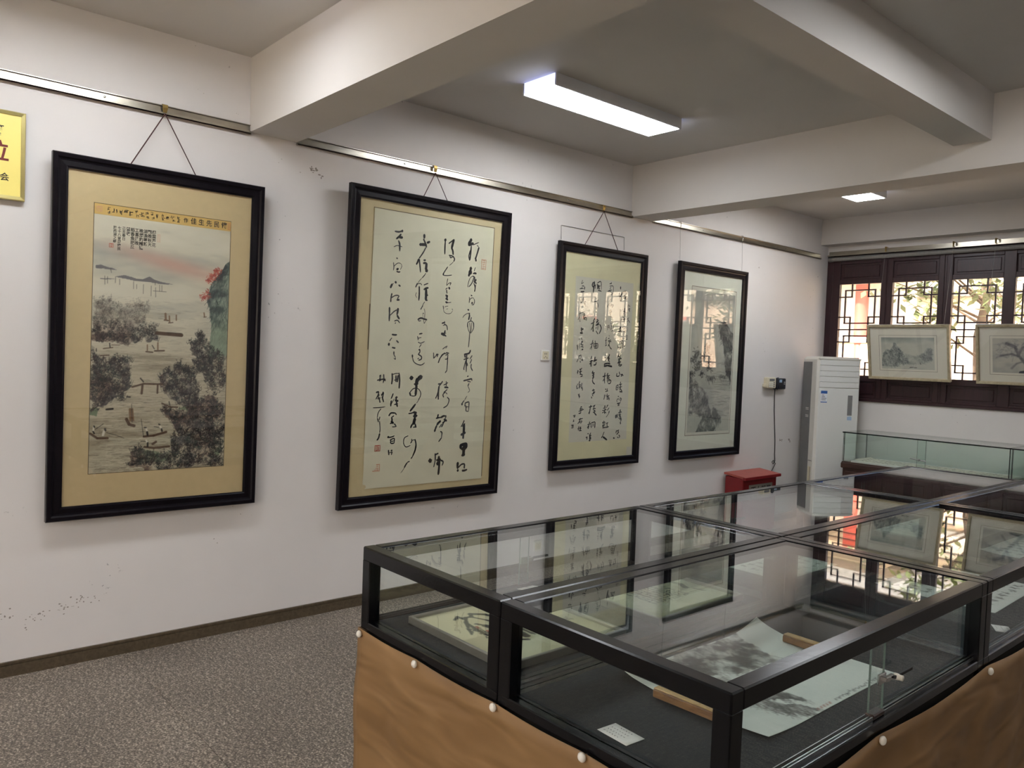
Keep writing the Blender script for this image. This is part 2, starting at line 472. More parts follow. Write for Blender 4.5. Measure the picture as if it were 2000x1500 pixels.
def leaf(n, x):
    wl = (LEAF_X[n + 1] if n + 1 < NLEAF else x + .558) - x        # pitch to the next leaf
    left = x - .055 if n else x - .085
    right = x + LO + .055
    root = empty('window_%d' % (n + 1), T(x, WY, 0)); root['kind'] = 'structure'
    l, r_ = left - x, right - x
    for (a, b) in ((l, 0), (LO, r_)):
        MB().box((a, 0, WIN_Z0 + .03), (b, .05, WIN_Z1), bev=.004).build('stile', M['win_wood'], root)
    for (a, b) in ((WIN_Z0 + .03, 1.315), (1.47, LZ0), (LZ1, 2.545), (2.71, WIN_Z1)):
        MB().box((0, .002, a), (LO, .048, b), bev=.003).build('rail', M['win_wood'], root)
    for nm, a, b in (('lower_panel', 1.315, 1.47), ('upper_panel', 2.545, 2.71)):
        MB().box((0, .022, a), (LO, .04, b)).box((.028, .014, a + .022), (LO - .028, .023, b - .022), bev=.006).build(nm, M['win_wood'], root)
    for me in bar_me: link('lattice_bar', me, [], root)
    MB().pane((0, .036, LZ0), (LO, .040, LZ1)).build('glass_pane', [M['glass_win'], M['edge']], root)
    return root
for n, x in enumerate(LEAF_X): leaf(n, x)
# posts between the leaves and the sill
for n in range(NLEAF - 1):
    a, b = LEAF_X[n] + LO + .055, LEAF_X[n + 1] - .055
    if b - a > .001: struct(box('trim_%d' % (10 + n), (a, WY + .004, WIN_Z0 + .03), (b, WY + .06, WIN_Z1), M['win_wood'], bev=.002))
struct(box('trim_20', (LEAF_X[0] - .085, WY - .02, WIN_Z0), (WIN_X1, WY + .06, WIN_Z0 + .03), M['win_wood'], bev=.004))
struct(box('trim_21', (WX, WY, WIN_Z0), (LEAF_X[0] - .085, WY + .06, WIN_Z1), M['win_wood'], bev=.004))
# window reveal board outside
# ---------------------------------------------------------------- outside
struct(MB().box((-20, FY + .25, -.3), (24, 40, -.12)).box((-20, -26, -.3), (24, BY - .13, -.12)).build('ground', M['ground']))
# pavilion and garden wall beyond the window, a tree between
pav = empty('pavilion', T(-6.6, 13.0, -.12), 'peach pavilion with red columns beyond the leftmost lattice window', 'building')
MB().box((-1.6, .6, 0), (1.0, .8, 3.6)).build('back_wall', M['cream_out'], pav)
MB().box((-1.6, -.05, 0), (1.0, .12, 2.15), bev=.02).build('parapet', M['peach'], pav)
MB().box((-1.65, -.1, 2.15), (1.05, .18, 2.24), bev=.02).build('coping', M['cream_out'], pav)
for cx in (-.95, .43):
    MB().lathe([(.13, 0), (.13, .1), (.105, .14), (.105, 3.4)], 20, c=(cx, .04, 0)).build('column', M['red_col'], pav)
MB().box((-1.7, -.15, 3.3), (1.1, .2, 3.5)).build('lintel', M['cream_out'], pav)
MB().prism([(-2.0, -.7), (1.4, -.7), (1.4, .9), (-2.0, .9)], 3.5, 3.62).build('roof', M['roof'], pav)
gw = empty('garden_wall', T(-4.2, 14.6, -.12), 'peach garden wall with an arched opening seen through the third lattice window', 'wall')
mb = MB(); N = 18
cx, ra, zs = -.75, .62, 2.0
mb.box((-1.75, 0, 0), (cx - ra, .25, 3.0)).box((cx + ra, 0, 0), (6.5, .25, 3.0))
for k in range(N):
    a0, a1 = math.pi * k / N, math.pi * (k + 1) / N
    x0, x1 = cx + ra * math.cos(a0), cx + ra * math.cos(a1)
    z0, z1 = zs + ra * math.sin(a0), zs + ra * math.sin(a1)
    mb.add([(x0, 0, z0), (x1, 0, z1), (x1, 0, 3.0), (x0, 0, 3.0), (x0, .25, z0), (x1, .25, z1), (x1, .25, 3.0), (x0, .25, 3.0)],
           [(0, 1, 2, 3), (7, 6, 5, 4), (0, 4, 5, 1)])
mb.build('wall_face', M['peach'], gw)
MB().tube([(cx + (ra + .04) * math.cos(math.pi * k / 24), -.03, zs + (ra + .04) * math.sin(math.pi * k / 24)) for k in range(25)], .05, 8).build('arch_moulding', M['peach'], gw)
MB().box((-1.8, -.12, 3.0), (6.5, .37, 3.1), bev=.02).build('coping', M['roof'], gw)

ho = empty('house', T(0, 18.5, -.12), 'pale sunlit house added far behind the garden to whiten the view through the windows', 'building')  # added backdrop: its bright wall covers the blue sky with white
MB().box((-16, 0, 0), (14, .4, 4.6)).build('front_wall', M['cream_out'], ho)
MB().add([(-16.4, -.6, 4.6), (14.4, -.6, 4.6), (14.4, 2.4, 6.2), (-16.4, 2.4, 6.2), (-16.4, -.6, 4.75), (14.4, -.6, 4.75), (14.4, 2.4, 6.35), (-16.4, 2.4, 6.35)], [(0, 3, 2, 1), (4, 5, 6, 7), (0, 1, 5, 4), (1, 2, 6, 5), (2, 3, 7, 6), (3, 0, 4, 7)]).build('roof', M['roof'], ho)
for k in range(7):
    wn_ = MB().box((-13 + k * 3.6, -.03, 1.3), (-11.8 + k * 3.6, .02, 2.9)).build('window', M['red_col'], ho)
    MB().box((-12.9 + k * 3.6, -.035, 1.4), (-11.9 + k * 3.6, -.028, 2.8)).build('pane', M['disp'], wn_)

def tree(x, y, seed, label, name='garden_tree', zr=(1.9, 2.9), top=3.0, nl=900):
    rnd = random.Random(seed)
    root = empty(name, T(x, y, -.12), label, 'tree' if name == 'garden_tree' else 'shrub')
    MB().tube([(0, 0, 0), (.05, .02, top * .4), (-.02, .05, top * .73), (.1, 0, top)], [.11, .09, .07, .04], 8).build('trunk', M['bark'], root)
    lv = MB(); bt = []
    for k in range(9):
        a = rnd.uniform(0, 6.28); ln = rnd.uniform(.7, 1.25); z = rnd.uniform(*zr)
        e = (math.cos(a) * ln, math.sin(a) * ln, z + rnd.uniform(0, .6)); m_ = (e[0] * .5, e[1] * .5, z + .25)
        MB().tube([(0, .03, z), m_, e], [.02, .012, .005], 5).build('branch', M['bark'], root)
        bt.append((m_, e))
    for k in range(nl):
        m_, e = rnd.choice(bt); t = rnd.uniform(.1, 1.1)
        p = [m_[i] + (e[i] - m_[i]) * t + rnd.gauss(0, .13) for i in range(3)]
        a, b = rnd.uniform(0, 6.28), rnd.uniform(-.9, .6); L = rnd.uniform(.12, .2)
        dx = Vector((math.cos(a) * math.cos(b), math.sin(a) * math.cos(b), math.sin(b))); sd = dx.cross(Vector((rnd.uniform(-.4, .4), rnd.uniform(-.4, .4), 1))).normalized() * L * .2
        p = Vector(p)
        lv.add([p, p + dx * L * .45 + sd, p + dx * L, p + dx * L * .45 - sd], [(0, 1, 2, 3)])
    lv.build('foliage', M['leaf'], root, kind='stuff')
tree(-3.75, 11.2, 3, 'leafy garden tree seen through the second and third lattice windows')
tree(-1.2, 11.9, 5, 'leafy garden tree farther right beyond the lattice windows')

tree(.75, 10.3, 9, 'dense unseen shrub added beyond the windows farthest right to dim their reflection', 'screen_shrub', (.3, 2.3), 2.4, 2600)  # added out of view, dims the window mirrored in the calligraphy glass
# ---------------------------------------------------------------- picture rails
def rail_left(y0, y1, label):
    root = empty('picture_rail', T(WX, y0, 2.76), label, 'rail', 'steel picture rails')
    L = y1 - y0
    MB().box((0, 0, .006), (.004, L, .052)).box((0, 0, .048), (.014, L, .052)).build('channel', M['steel'], root)
    MB().box((0, 0, 0), (.022, L, .006)).box((.019, 0, 0), (.022, L, .016)).build('lip', M['steel'], root)
    n = max(2, int(L / 1.1))
    for k in range(n):
        MB().lathe([(.006, 0), (.006, .0015), (.003, .003)], 8).build('screw', M['chrome'], root).matrix_local = Matrix.Translation((.004, (k + .5) * L / n, .03)) @ Matrix.Rotation(math.pi / 2, 4, 'Y')
rail_left(-1.163, 1.765, 'steel picture rail above the gold plaque and river landscape')
rail_left(2.042, 4.972, 'steel picture rail above the two calligraphy pictures')
rail_left(5.248, 8.06, 'steel picture rail above the grey mountain scroll')
rf = empty('picture_rail', T(WX + .02, FY, 2.80), 'pale picture rail running along the top of the lattice windows', 'rail', 'steel picture rails')
MB().box((0, -.012, 0), (7.6, 0, .05)).box((0, -.05, .0), (7.6, -.012, .012)).build('channel', M['steel'], rf)
tb = empty('roller_blind', T(WX + .06, FY - .028, 2.765), 'rolled grey blind tube above the lattice windows', 'blind')
MB().tube([(0, 0, 0), (5.5, 0, 0)], .022, 14).build('tube', M['tube'], tb)
MB().tube([(-.03, 0, 0), (.012, 0, 0)], .028, 12).box((-.03, -.012, .0), (-.015, .026, .035)).build('bracket', M['alu'], tb)

# ---------------------------------------------------------------- pictures: tools
def ribbons(data, zf, rnd, widen=1.0):
    mb = MB()
    for st in data.split(';'):
        q = [float(x) for x in st.split()]
        w = q[0] / 1000 * widen; P = [(q[i] / 1000, q[i + 1] / 1000) for i in range(1, len(q) - 1, 2)]
        if len(P) == 2:
            (a, b), (c, e) = P
            P = [P[0], ((a + c) / 2 + (e - b) * rnd.uniform(-.07, .07), (b + e) / 2 + (c - a) * rnd.uniform(-.07, .07)), P[1]]
        X = []
        n = len(P)
        for i in range(n - 1):
            p0, p1, p2, p3 = P[max(i - 1, 0)], P[i], P[i + 1], P[min(i + 2, n - 1)]
            for k in range(5 if i < n - 2 else 6):
                t = k / 5
                X.append(tuple(.5 * (2 * p1[j] + (p2[j] - p0[j]) * t + (2 * p0[j] - 5 * p1[j] + 4 * p2[j] - p3[j]) * t * t + (3 * p1[j] - p0[j] - 3 * p2[j] + p3[j]) * t ** 3) for j in (0, 1)))
        m = len(X); ends = rnd.uniform(.6, 1.0), rnd.uniform(.45, .9); Lf = []; Rt = []
        for i, p in enumerate(X):
            a, b = X[max(i - 1, 0)], X[min(i + 1, m - 1)]
            dx, dy = b[0] - a[0], b[1] - a[1]; L = math.hypot(dx, dy) or 1e-6
            t = i / (m - 1)
            ww = w / 2 * min(1, ends[0] + 2.2 * t) * min(1, ends[1] + 1.8 * (1 - t)) * rnd.uniform(.9, 1.08)
            nx, ny = -dy / L * ww, dx / L * ww
            Lf.append((p[0] + nx, p[1] + ny)); Rt.append((p[0] - nx, p[1] - ny))
            if i == 0: s0 = (p[0] - dx / L * ww * .8, p[1] - dy / L * ww * .8)
            if i == m - 1: s1 = (p[0] + dx / L * ww * .8, p[1] + dy / L * ww * .8)
        ring = [s0] + Rt + [s1] + Lf[::-1]
        vs = [(x, y, zf(x, y) + .0007) for x, y in ring]
        fs = [(0, 1, 2 * m + 1)] + [(1 + i, 2 + i, 2 * m - i, 2 * m + 1 - i) for i in range(m - 1)] + [(m, m + 1, m + 2)]
        mb.add(vs, fs)
    return mb

def characters(data, zf, seed, widen, mt, root, gap):
    """strokes that touch make one character: each is a part of its own"""
    S = data.split(';'); P = []
    for st in S:
        q = [float(v) for v in st.split()]; pts = []
        for i in range(1, len(q) - 3, 2):
            for t in (0, .25, .5, .75, 1): pts.append((q[i] + (q[i + 2] - q[i]) * t, q[i + 1] + (q[i + 3] - q[i + 1]) * t))
        P.append((q[0], np.array(pts)))
    par = list(range(len(S)))
    def find(i):
        while par[i] != i: par[i] = par[par[i]]; i = par[i]
        return i
    for i in range(len(S)):
        for j in range(i):
            dd = np.sqrt(((P[i][1][:, None] - P[j][1][None]) ** 2).sum(-1)).min()
            if dd < (P[i][0] + P[j][0]) / 2 + gap: par[find(i)] = find(j)
    grp = {}
    for i in range(len(S)): grp.setdefault(find(i), []).append(S[i])
    rnd = random.Random(seed)
    for g in grp.values(): tag(ribbons(';'.join(g), zf, rnd, widen).build('brush_character', mt, root))

def text(body, size, mt, parent, name, x, y, z, sx=1.0, label=None, spacing=1.0):
    """flat lettering lying in the local xy plane, centred on x, y"""
    c = bpy.data.curves.new('lettering', 'FONT'); c.body = body; c.size = size
    c.offset = size * .017; c.align_x = 'CENTER'; c.align_y = 'CENTER'; c.space_line = spacing; c.resolution_u = 2
    o = bpy.data.objects.new('lettering', c); COL.objects.link(o)
    dg = bpy.context.evaluated_depsgraph_get(); dg.update()
    me = bpy.data.meshes.new_from_object(o.evaluated_get(dg))
    bpy.data.objects.remove(o); bpy.data.curves.remove(c)
    me.materials.clear()
    me.transform(Matrix.Translation((x, y, z)) @ Matrix.Diagonal((sx, 1, 1, 1)))
    ob = link(name, me, mt, parent)
    if label: ob['label'] = label
    return ob

def sheet(name, x0, x1, y0, y1, nx, ny, zf, mt, parent, pig=None, thick=0.0):
    xs = np.linspace(x0, x1, nx); ys = np.linspace(y1, y0, ny)
    X, Y = np.meshgrid(xs, ys)
    Z = np.vectorize(zf)(X, Y) if nx * ny < 20000 else np.full(X.shape, zf(0, 0))
    co = np.stack([X, Y, Z], -1).reshape(-1, 3)
    idx = np.arange(nx * ny).reshape(ny, nx)
    quads = np.stack([idx[1:, :-1], idx[1:, 1:], idx[:-1, 1:], idx[:-1, :-1]], -1).reshape(-1, 4)
    me = bpy.data.meshes.new(name)
    me.vertices.add(len(co)); me.vertices.foreach_set('co', co.astype(np.float32).ravel())
    me.loops.add(quads.size); me.loops.foreach_set('vertex_index', quads.astype(np.int32).ravel())
    me.polygons.add(len(quads)); me.polygons.foreach_set('loop_start', np.arange(0, quads.size, 4, dtype=np.int32))
    me.polygons.foreach_set('use_smooth', np.ones(len(quads), dtype=bool))
    me.update(calc_edges=True)
    if pig is not None:
        at = me.color_attributes.new('pigment', 'FLOAT_COLOR', 'POINT')
        c = np.clip(pig, 0, 255) / 255.0
        lin = np.where(c <= .04045, c / 12.92, ((c + .055) / 1.055) ** 2.4)
        rgba = np.ones((ny * nx, 4), np.float32); rgba[:, :3] = lin.reshape(-1, 3)
        at.data.foreach_set('color', rgba.ravel())
    o = link(name, me, mt, parent)
    if thick:
        s = o.modifiers.new('thickness', 'SOLIDIFY'); s.thickness = thick; s.offset = -1
    return o

class Canvas:
    """a little painter: washes, brush strokes and dabs on paper"""
    def __init__(s, w, h, col, seed):
        s.w, s.h = w, h; s.a = np.ones((h, w, 3)) * np.array(col, float); s.r = np.random.RandomState(seed)
        s.yy, s.xx = np.mgrid[0:h, 0:w].astype(float)
    def noise(s, nx, ny):
        g = s.r.rand(ny + 2, nx + 2)
        y = s.yy / s.h * ny; x = s.xx / s.w * nx
        iy = y.astype(int); ix = x.astype(int); fy = y - iy; fx = x - ix
        fy = fy * fy * (3 - 2 * fy); fx = fx * fx * (3 - 2 * fx)
        return (g[iy, ix] * (1 - fx) + g[iy, ix + 1] * fx) * (1 - fy) + (g[iy + 1, ix] * (1 - fx) + g[iy + 1, ix + 1] * fx) * fy
    def fbm(s, nx, ny, o=4):
        t = 0; n = 0; k = 1.0
        for i in range(o): t = t + s.noise(nx * 2 ** i, ny * 2 ** i) * k; n += k; k *= .55
        return t / n
    def wash(s, mask, col):
        m = np.clip(mask, 0, 1)[..., None]; s.a = s.a * (1 - m) + np.array(col, float) * m
    def stroke(s, pts, w, col, al=1.0):
        w = max(w, .5)
        for i in range(len(pts) - 1):
            (x0, y0), (x1, y1) = [(p[0] * s.w, p[1] * s.h) for p in pts[i:i + 2]]
            a0, a1 = int(max(0, min(x0, x1) - w - 1)), int(min(s.w, max(x0, x1) + w + 2))
            b0, b1 = int(max(0, min(y0, y1) - w - 1)), int(min(s.h, max(y0, y1) + w + 2))
            if a0 >= a1 or b0 >= b1: continue
            X = s.xx[b0:b1, a0:a1]; Y = s.yy[b0:b1, a0:a1]
            dx, dy = x1 - x0, y1 - y0; L = dx * dx + dy * dy or 1e-6
            t = np.clip(((X - x0) * dx + (Y - y0) * dy) / L, 0, 1)
            dd = np.hypot(X - x0 - t * dx, Y - y0 - t * dy)
            m = (np.clip(w / 2 + .5 - dd, 0, 1) * al)[..., None]
            s.a[b0:b1, a0:a1] = s.a[b0:b1, a0:a1] * (1 - m) + np.array(col, float) * m
    def inside(s, poly, rough=0.0):
        X = s.xx / s.w; Y = s.yy / s.h
        if rough:
            X = X + (s.fbm(14, 22, 3) - .5) * rough; Y = Y + (s.fbm(14, 22, 3) - .5) * rough * s.w / s.h
        m = np.zeros((s.h, s.w), bool); n = len(poly)
        for i in range(n):
            (x0, y0), (x1, y1) = poly[i], poly[(i + 1) % n]
            if y0 == y1: continue
            c = ((y0 > Y) != (y1 > Y)) & (X < (x1 - x0) * (Y - y0) / (y1 - y0) + x0)
            m ^= c
        return m.astype(float)
    def dabs(s, poly, n, cols, wl, ww, al=.8, rough=.0, tilt=0.0, spread=.8):
        m = s.inside(poly, rough); ys, xs = np.nonzero(m)
        if len(ys) == 0: return
        for k in s.r.randint(0, len(ys), n):
            a = tilt + s.r.randn() * spread; L = wl * s.r.uniform(.4, 1.2)
            x, y = xs[k] / s.w, ys[k] / s.h
            s.stroke([(x, y), (x + math.cos(a) * L, y + math.sin(a) * L * s.w / s.h)], ww * s.r.uniform(.6, 1.4), cols[s.r.randint(len(cols))], al * s.r.uniform(.4, 1))
    def blur(s, k=1):
        for _ in range(k):
            p = np.pad(s.a, ((1, 1), (1, 1), (0, 0)), 'edge')
            s.a = (p[1:-1, 1:-1] * 4 + p[:-2, 1:-1] + p[2:, 1:-1] + p[1:-1, :-2] + p[1:-1, 2:]) / 8

PROFILE = lambda fw, D: [(0, 0), (0, D - .005), (.004, D), (fw * .30, D - .001), (fw * .40, D - .009), (fw * .52, D - .011), (fw - .009, D - .009), (fw - .003, D - .012), (fw, D - .012), (fw, .001)]
def frame_bars(root, w, h, fw, D, mt, prof=None):
    pr = prof or PROFILE(fw, D)
    c = [(-w / 2, 0), (w / 2, 0), (w / 2, h), (-w / 2, h)]
    dirs = [((1, 0), (0, 1)), ((0, 1), (-1, 0)), ((-1, 0), (0, -1)), ((0, -1), (1, 0))]
    for k in range(4):
        (ax, ay), (ix, iy) = dirs[k]; L = w if k % 2 == 0 else h
        vs = []
        for e in (0, 1):
            for dd, z in pr:
                s_ = dd if e == 0 else L - dd
                vs.append((c[k][0] + ax * s_ + ix * dd, c[k][1] + ay * s_ + iy * dd, z))
        n = len(pr)
        fs = [(i, n + i, n + (i + 1) % n, (i + 1) % n) for i in range(n)] + [tuple(range(n)), tuple(range(2 * n - 1, n - 1, -1))]
        MB().add(vs, fs).build('frame_bar', mt, root)

def pic_matrix(x, y, z, lam):
    s, c = math.sin(lam), math.cos(lam)
    return Matrix(((0, s, c, x), (1, 0, 0, y), (0, c, -s, z), (0, 0, 0, 1)))

def picture(name, key, label, cat):
    yc, zb, w, h, lam, fw = key
    Mx = pic_matrix(WX + .02, yc, zb, lam)
    root = empty(name, Mx, label, cat, 'framed works on the long white wall')
    frame_bars(root, w, h, fw, .036, M['fr_dark'])
    MB().box((-w / 2 + .01, .01, .0005), (w / 2 - .01, h - .01, .009)).build('backing_board', M['body'], root)
    MB().pane((-w / 2 + fw - .006, fw - .006, .0215), (w / 2 - fw + .006, h - fw + .006, .0235)).build('glass_pane', [M['glass'], M['edge_soft']], root)
    return root, Mx.inverted(), w, h

def hook_cord(root, Mi, hook_yz, ends, h):
    hy, hz = hook_yz
    L = lambda x, y, z: tuple(Mi @ Vector((x, y, z)))
    hk = MB()
    prof = [(.006, .028), (.016, .030), (.027, .026), (.029, .010), (.024, -.012), (.016, -.020)]
    vs = []
    for px_, pz in prof:
        wd = .013 if pz > 0 else .013 + pz * .35
        vs += [L(WX + px_, hy - wd, hz + pz), L(WX + px_, hy + wd, hz + pz), L(WX + px_ - .003, hy + wd, hz + pz - .001), L(WX + px_ - .003, hy - wd, hz + pz - .001)]
    fs = []
    for i in range(len(prof) - 1):
        for k in range(4): fs.append((i * 4 + k, i * 4 + (k + 1) % 4, i * 4 + 4 + (k + 1) % 4, i * 4 + 4 + k))
    fs += [(3, 2, 1, 0), tuple(4 * (len(prof) - 1) + k for k in range(4))]
    hk.add(vs, fs).build('hook', M['brass'], root)
    for ey in ends:
        e = Mi @ Vector((0, ey, 0))
        MB().tube([L(WX + .026, hy, hz - .02), (e.x, h - .03, -.002)], .0028, 6).build('cord', M['cord'], root)

def flat(name, x0, x1, y0, y1, z0, z1, mt, root, bev=0.0):
    return MB().box((x0, y0, z0), (x1, y1, z1), bev=bev).build(name, mt, root)
def outline(name, x0, x1, y0, y1, z, t, mt, root):
    MB().box((x0, y0, z), (x1, y0 + t, z + .0004)).box((x0, y1 - t, z), (x1, y1, z + .0004)).box((x0, y0, z), (x0 + t, y1, z + .0004)).box((x1 - t, y0, z), (x1, y1, z + .0004)).build(name, mt, root)
def seal(root, x0, y0, x1, y1, z, mt, seed=1, n=4, solid=False):
    mb = MB(); t = (x1 - x0) * .09; e = .0003
    if solid: mb.box((x0, y0, z), (x1, y1, z + e))
    else:
        mb.box((x0, y0, z), (x1, y0 + t, z + e)).box((x0, y1 - t, z), (x1, y1, z + e)).box((x0, y0, z), (x0 + t, y1, z + e)).box((x1 - t, y0, z), (x1, y1, z + e))
        rr = random.Random(seed)
        for k in range(n):
            yy = y0 + (y1 - y0) * (k + .7) / (n + .4)
            mb.box((x0 + 2.2 * t, yy, z), (x1 - 2.2 * t, yy + t, z + e))
            xx = x0 + (x1 - x0) * rr.uniform(.25, .7)
            mb.box((xx, yy - (y1 - y0) / n * .4, z), (xx + t, yy + t, z + e))
    mb.build('red_seal', mt, root)

# ---------------------------------------------------------------- picture 1: river landscape
P1 = json.loads('''{"hill":[[[0.018,0.195],[0.052,0.191],[0.091,0.197],[0.136,0.2],[0.162,0.206],[0.117,0.206],[0.019,0.206]],[[0.141,0.233],[0.183,0.227],[0.213,0.223],[0.263,0.227],[0.303,0.233],[0.344,0.231],[0.388,0.22],[0.427,0.231],[0.49,0.237],[0.568,0.243],[0.483,0.245],[0.386,0.242],[0.29,0.241],[0.203,0.236]],[[0.048,0.242],[0.099,0.24],[0.151,0.242],[0.048,0.246]]],"mast":[[[0.079,0.232],[0.081,0.264]],[[0.097,0.233],[0.098,0.259]],[[0.152,0.234],[0.151,0.255]],[[0.18,0.24],[0.181,0.261]],[[0.277,0.245],[0.278,0.273]],[[0.299,0.255],[0.3,0.272]],[[0.347,0.253],[0.347,0.289]],[[0.403,0.256],[0.403,0.296]],[[0.435,0.261],[0.437,0.299]],[[0.464,0.25],[0.465,0.275]],[[0.48,0.251],[0.481,0.274]],[[0.431,0.242],[0.431,0.251]],[[0.418,0.275],[0.513,0.275]],[[0.117,0.203],[0.123,0.217]]],"cliff":[[[1.005,0.122],[0.966,0.14],[0.94,0.166],[0.892,0.2],[0.855,0.226],[0.845,0.254],[0.828,0.287],[0.826,0.307],[0.85,0.334],[0.86,0.374],[0.866,0.414],[0.863,0.437],[0.857,0.476],[0.851,0.515],[0.849,0.537],[0.999,0.526]]],"green":[[[0.87,0.476],[1.001,0.451],[0.997,0.526],[0.848,0.532]]],"redleaf":[[[0.89,0.168]],[[0.913,0.171]],[[0.861,0.194]],[[0.884,0.189]],[[0.832,0.215]],[[0.85,0.206]],[[0.827,0.263]],[[0.794,0.286]],[[0.817,0.281]]],"fol":[[[0.026,0.33],[0.07,0.31],[0.142,0.333],[0.208,0.334],[0.294,0.316],[0.383,0.32],[0.391,0.35],[0.352,0.401],[0.381,0.427],[0.459,0.422],[0.461,0.468],[0.285,0.484],[0.178,0.482],[0.005,0.493]],[[0.006,0.525],[0.076,0.548],[0.202,0.546],[0.266,0.549],[0.291,0.622],[0.28,0.687],[0.209,0.707],[0.077,0.735],[0.009,0.762],[0.004,0.631]],[[0.476,0.617],[0.574,0.587],[0.65,0.565],[0.732,0.611],[0.792,0.679],[0.802,0.722],[0.74,0.765],[0.62,0.739],[0.517,0.688],[0.485,0.654]],[[0.708,0.466],[0.802,0.439],[0.863,0.497],[0.989,0.539],[0.998,0.679],[0.891,0.697],[0.829,0.627],[0.729,0.568],[0.743,0.534],[0.695,0.513]],[[0.49,0.754],[0.637,0.768],[0.755,0.748],[0.883,0.705],[0.992,0.723],[0.992,0.998],[0.442,0.996],[0.256,0.965],[0.318,0.897],[0.379,0.923],[0.568,0.933],[0.581,0.882],[0.65,0.862],[0.561,0.797]]],"patch":[[[0.335,0.935],[0.408,0.916],[0.568,0.937],[0.577,0.963],[0.351,0.968]],[[0.001,0.746],[0.056,0.743],[0.051,0.775],[0.002,0.77]],[[0.879,0.924],[0.987,0.918],[0.956,0.961]],[[0.621,0.747],[0.795,0.731],[0.74,0.765]]],"st":[["b",0.0069,[0.286,0.661],[0.366,0.648],[0.44,0.649],[0.508,0.649]],["b",0.0085,[0.359,0.654],[0.354,0.687]],["b",0.0069,[0.469,0.654],[0.468,0.685]],["k",0.0046,[0.343,0.626],[0.365,0.64]],["b",0.0146,[0.452,0.443],[0.543,0.445],[0.636,0.447]],["k",0.0023,[0.528,0.439],[0.636,0.44]],["b",0.0085,[0.005,0.842],[0.054,0.861],[0.124,0.862]],["w",0.0054,[0.028,0.816],[0.026,0.836]],["k",0.0054,[0.025,0.834],[0.033,0.842]],["k",0.0054,[0.03,0.813],[0.033,0.817]],["w",0.0085,[0.098,0.835],[0.092,0.849]],["k",0.0069,[0.105,0.825],[0.108,0.831]],["k",0.0019,[0.093,0.805],[0.039,0.826]],["k",0.0015,[0.116,0.84],[0.18,0.851],[0.237,0.864]],["b",0.0092,[0.379,0.861],[0.45,0.858],[0.541,0.845]],["w",0.0069,[0.393,0.828],[0.401,0.841]],["k",0.0077,[0.401,0.843],[0.405,0.855]],["k",0.0054,[0.381,0.824],[0.392,0.825]],["k",0.0019,[0.356,0.79],[0.376,0.861]],["w",0.0069,[0.494,0.819],[0.506,0.832]],["k",0.0054,[0.486,0.812],[0.493,0.815]],["k",0.0062,[0.506,0.832],[0.51,0.841]],["k",0.0027,[0.452,0.822],[0.486,0.825]],["b",0.0085,[0.385,0.903],[0.453,0.909],[0.567,0.905]],["w",0.0069,[0.395,0.876],[0.403,0.884]],["k",0.0069,[0.407,0.887],[0.407,0.901]],["k",0.0027,[0.358,0.879],[0.391,0.88]],["b",0.0092,[0.444,0.892],[0.467,0.884]],["s",0.01,[0.275,0.75],[0.281,0.794]],["s",0.0069,[0.291,0.749],[0.299,0.794]],["k",0.0019,[0.285,0.73],[0.292,0.802]],["b",0.0115,[0.252,0.789],[0.271,0.81],[0.306,0.816]],["b",0.0054,[0.378,0.519],[0.426,0.521]],["b",0.0062,[0.441,0.515],[0.509,0.513]],["s",0.0046,[0.386,0.492],[0.387,0.514]],["s",0.0054,[0.462,0.482],[0.463,0.509]],["k",0.0031,[0.421,0.493],[0.437,0.507]],["b",0.0038,[0.081,0.512],[0.144,0.507]],["k",0.0038,[0.122,0.491],[0.126,0.505]],["b",0.0023,[0.136,0.497],[0.192,0.496]],["b",0.0046,[0.062,0.539],[0.12,0.537]],["k",0.0031,[0.033,0.513],[0.034,0.524]],["b",0.0054,[0.504,0.727],[0.566,0.743],[0.621,0.744]],["k",0.0077,[0.112,0.749],[0.154,0.747]],["k",0.0054,[0.251,0.7],[0.273,0.701]],["k",0.0038,[0.557,0.721],[0.562,0.734]],["b",0.005,[0.505,0.389],[0.533,0.39]],["s",0.0079,[0.512,0.363],[0.516,0.387]],["s",0.0057,[0.541,0.372],[0.544,0.395]],["s",0.005,[0.593,0.367],[0.594,0.387]],["b",0.0036,[0.537,0.4],[0.569,0.397]],["s",0.005,[0.805,0.35],[0.81,0.366]],["b",0.0029,[0.804,0.368],[0.825,0.366]]]}''')
root, Mi, w, h = picture('framed_landscape', (1.314, .7235, 1.0274, 1.7509, .01685, .068), 'tall framed river landscape with boats and red maple, nearest the gold plaque', 'picture')
hook_cord(root, Mi, (1.311, 2.786), (1.128, 1.483), h)
flat('mount', -.449, .449, .066, 1.683, .009, .0148, M['mount_tan'], root)
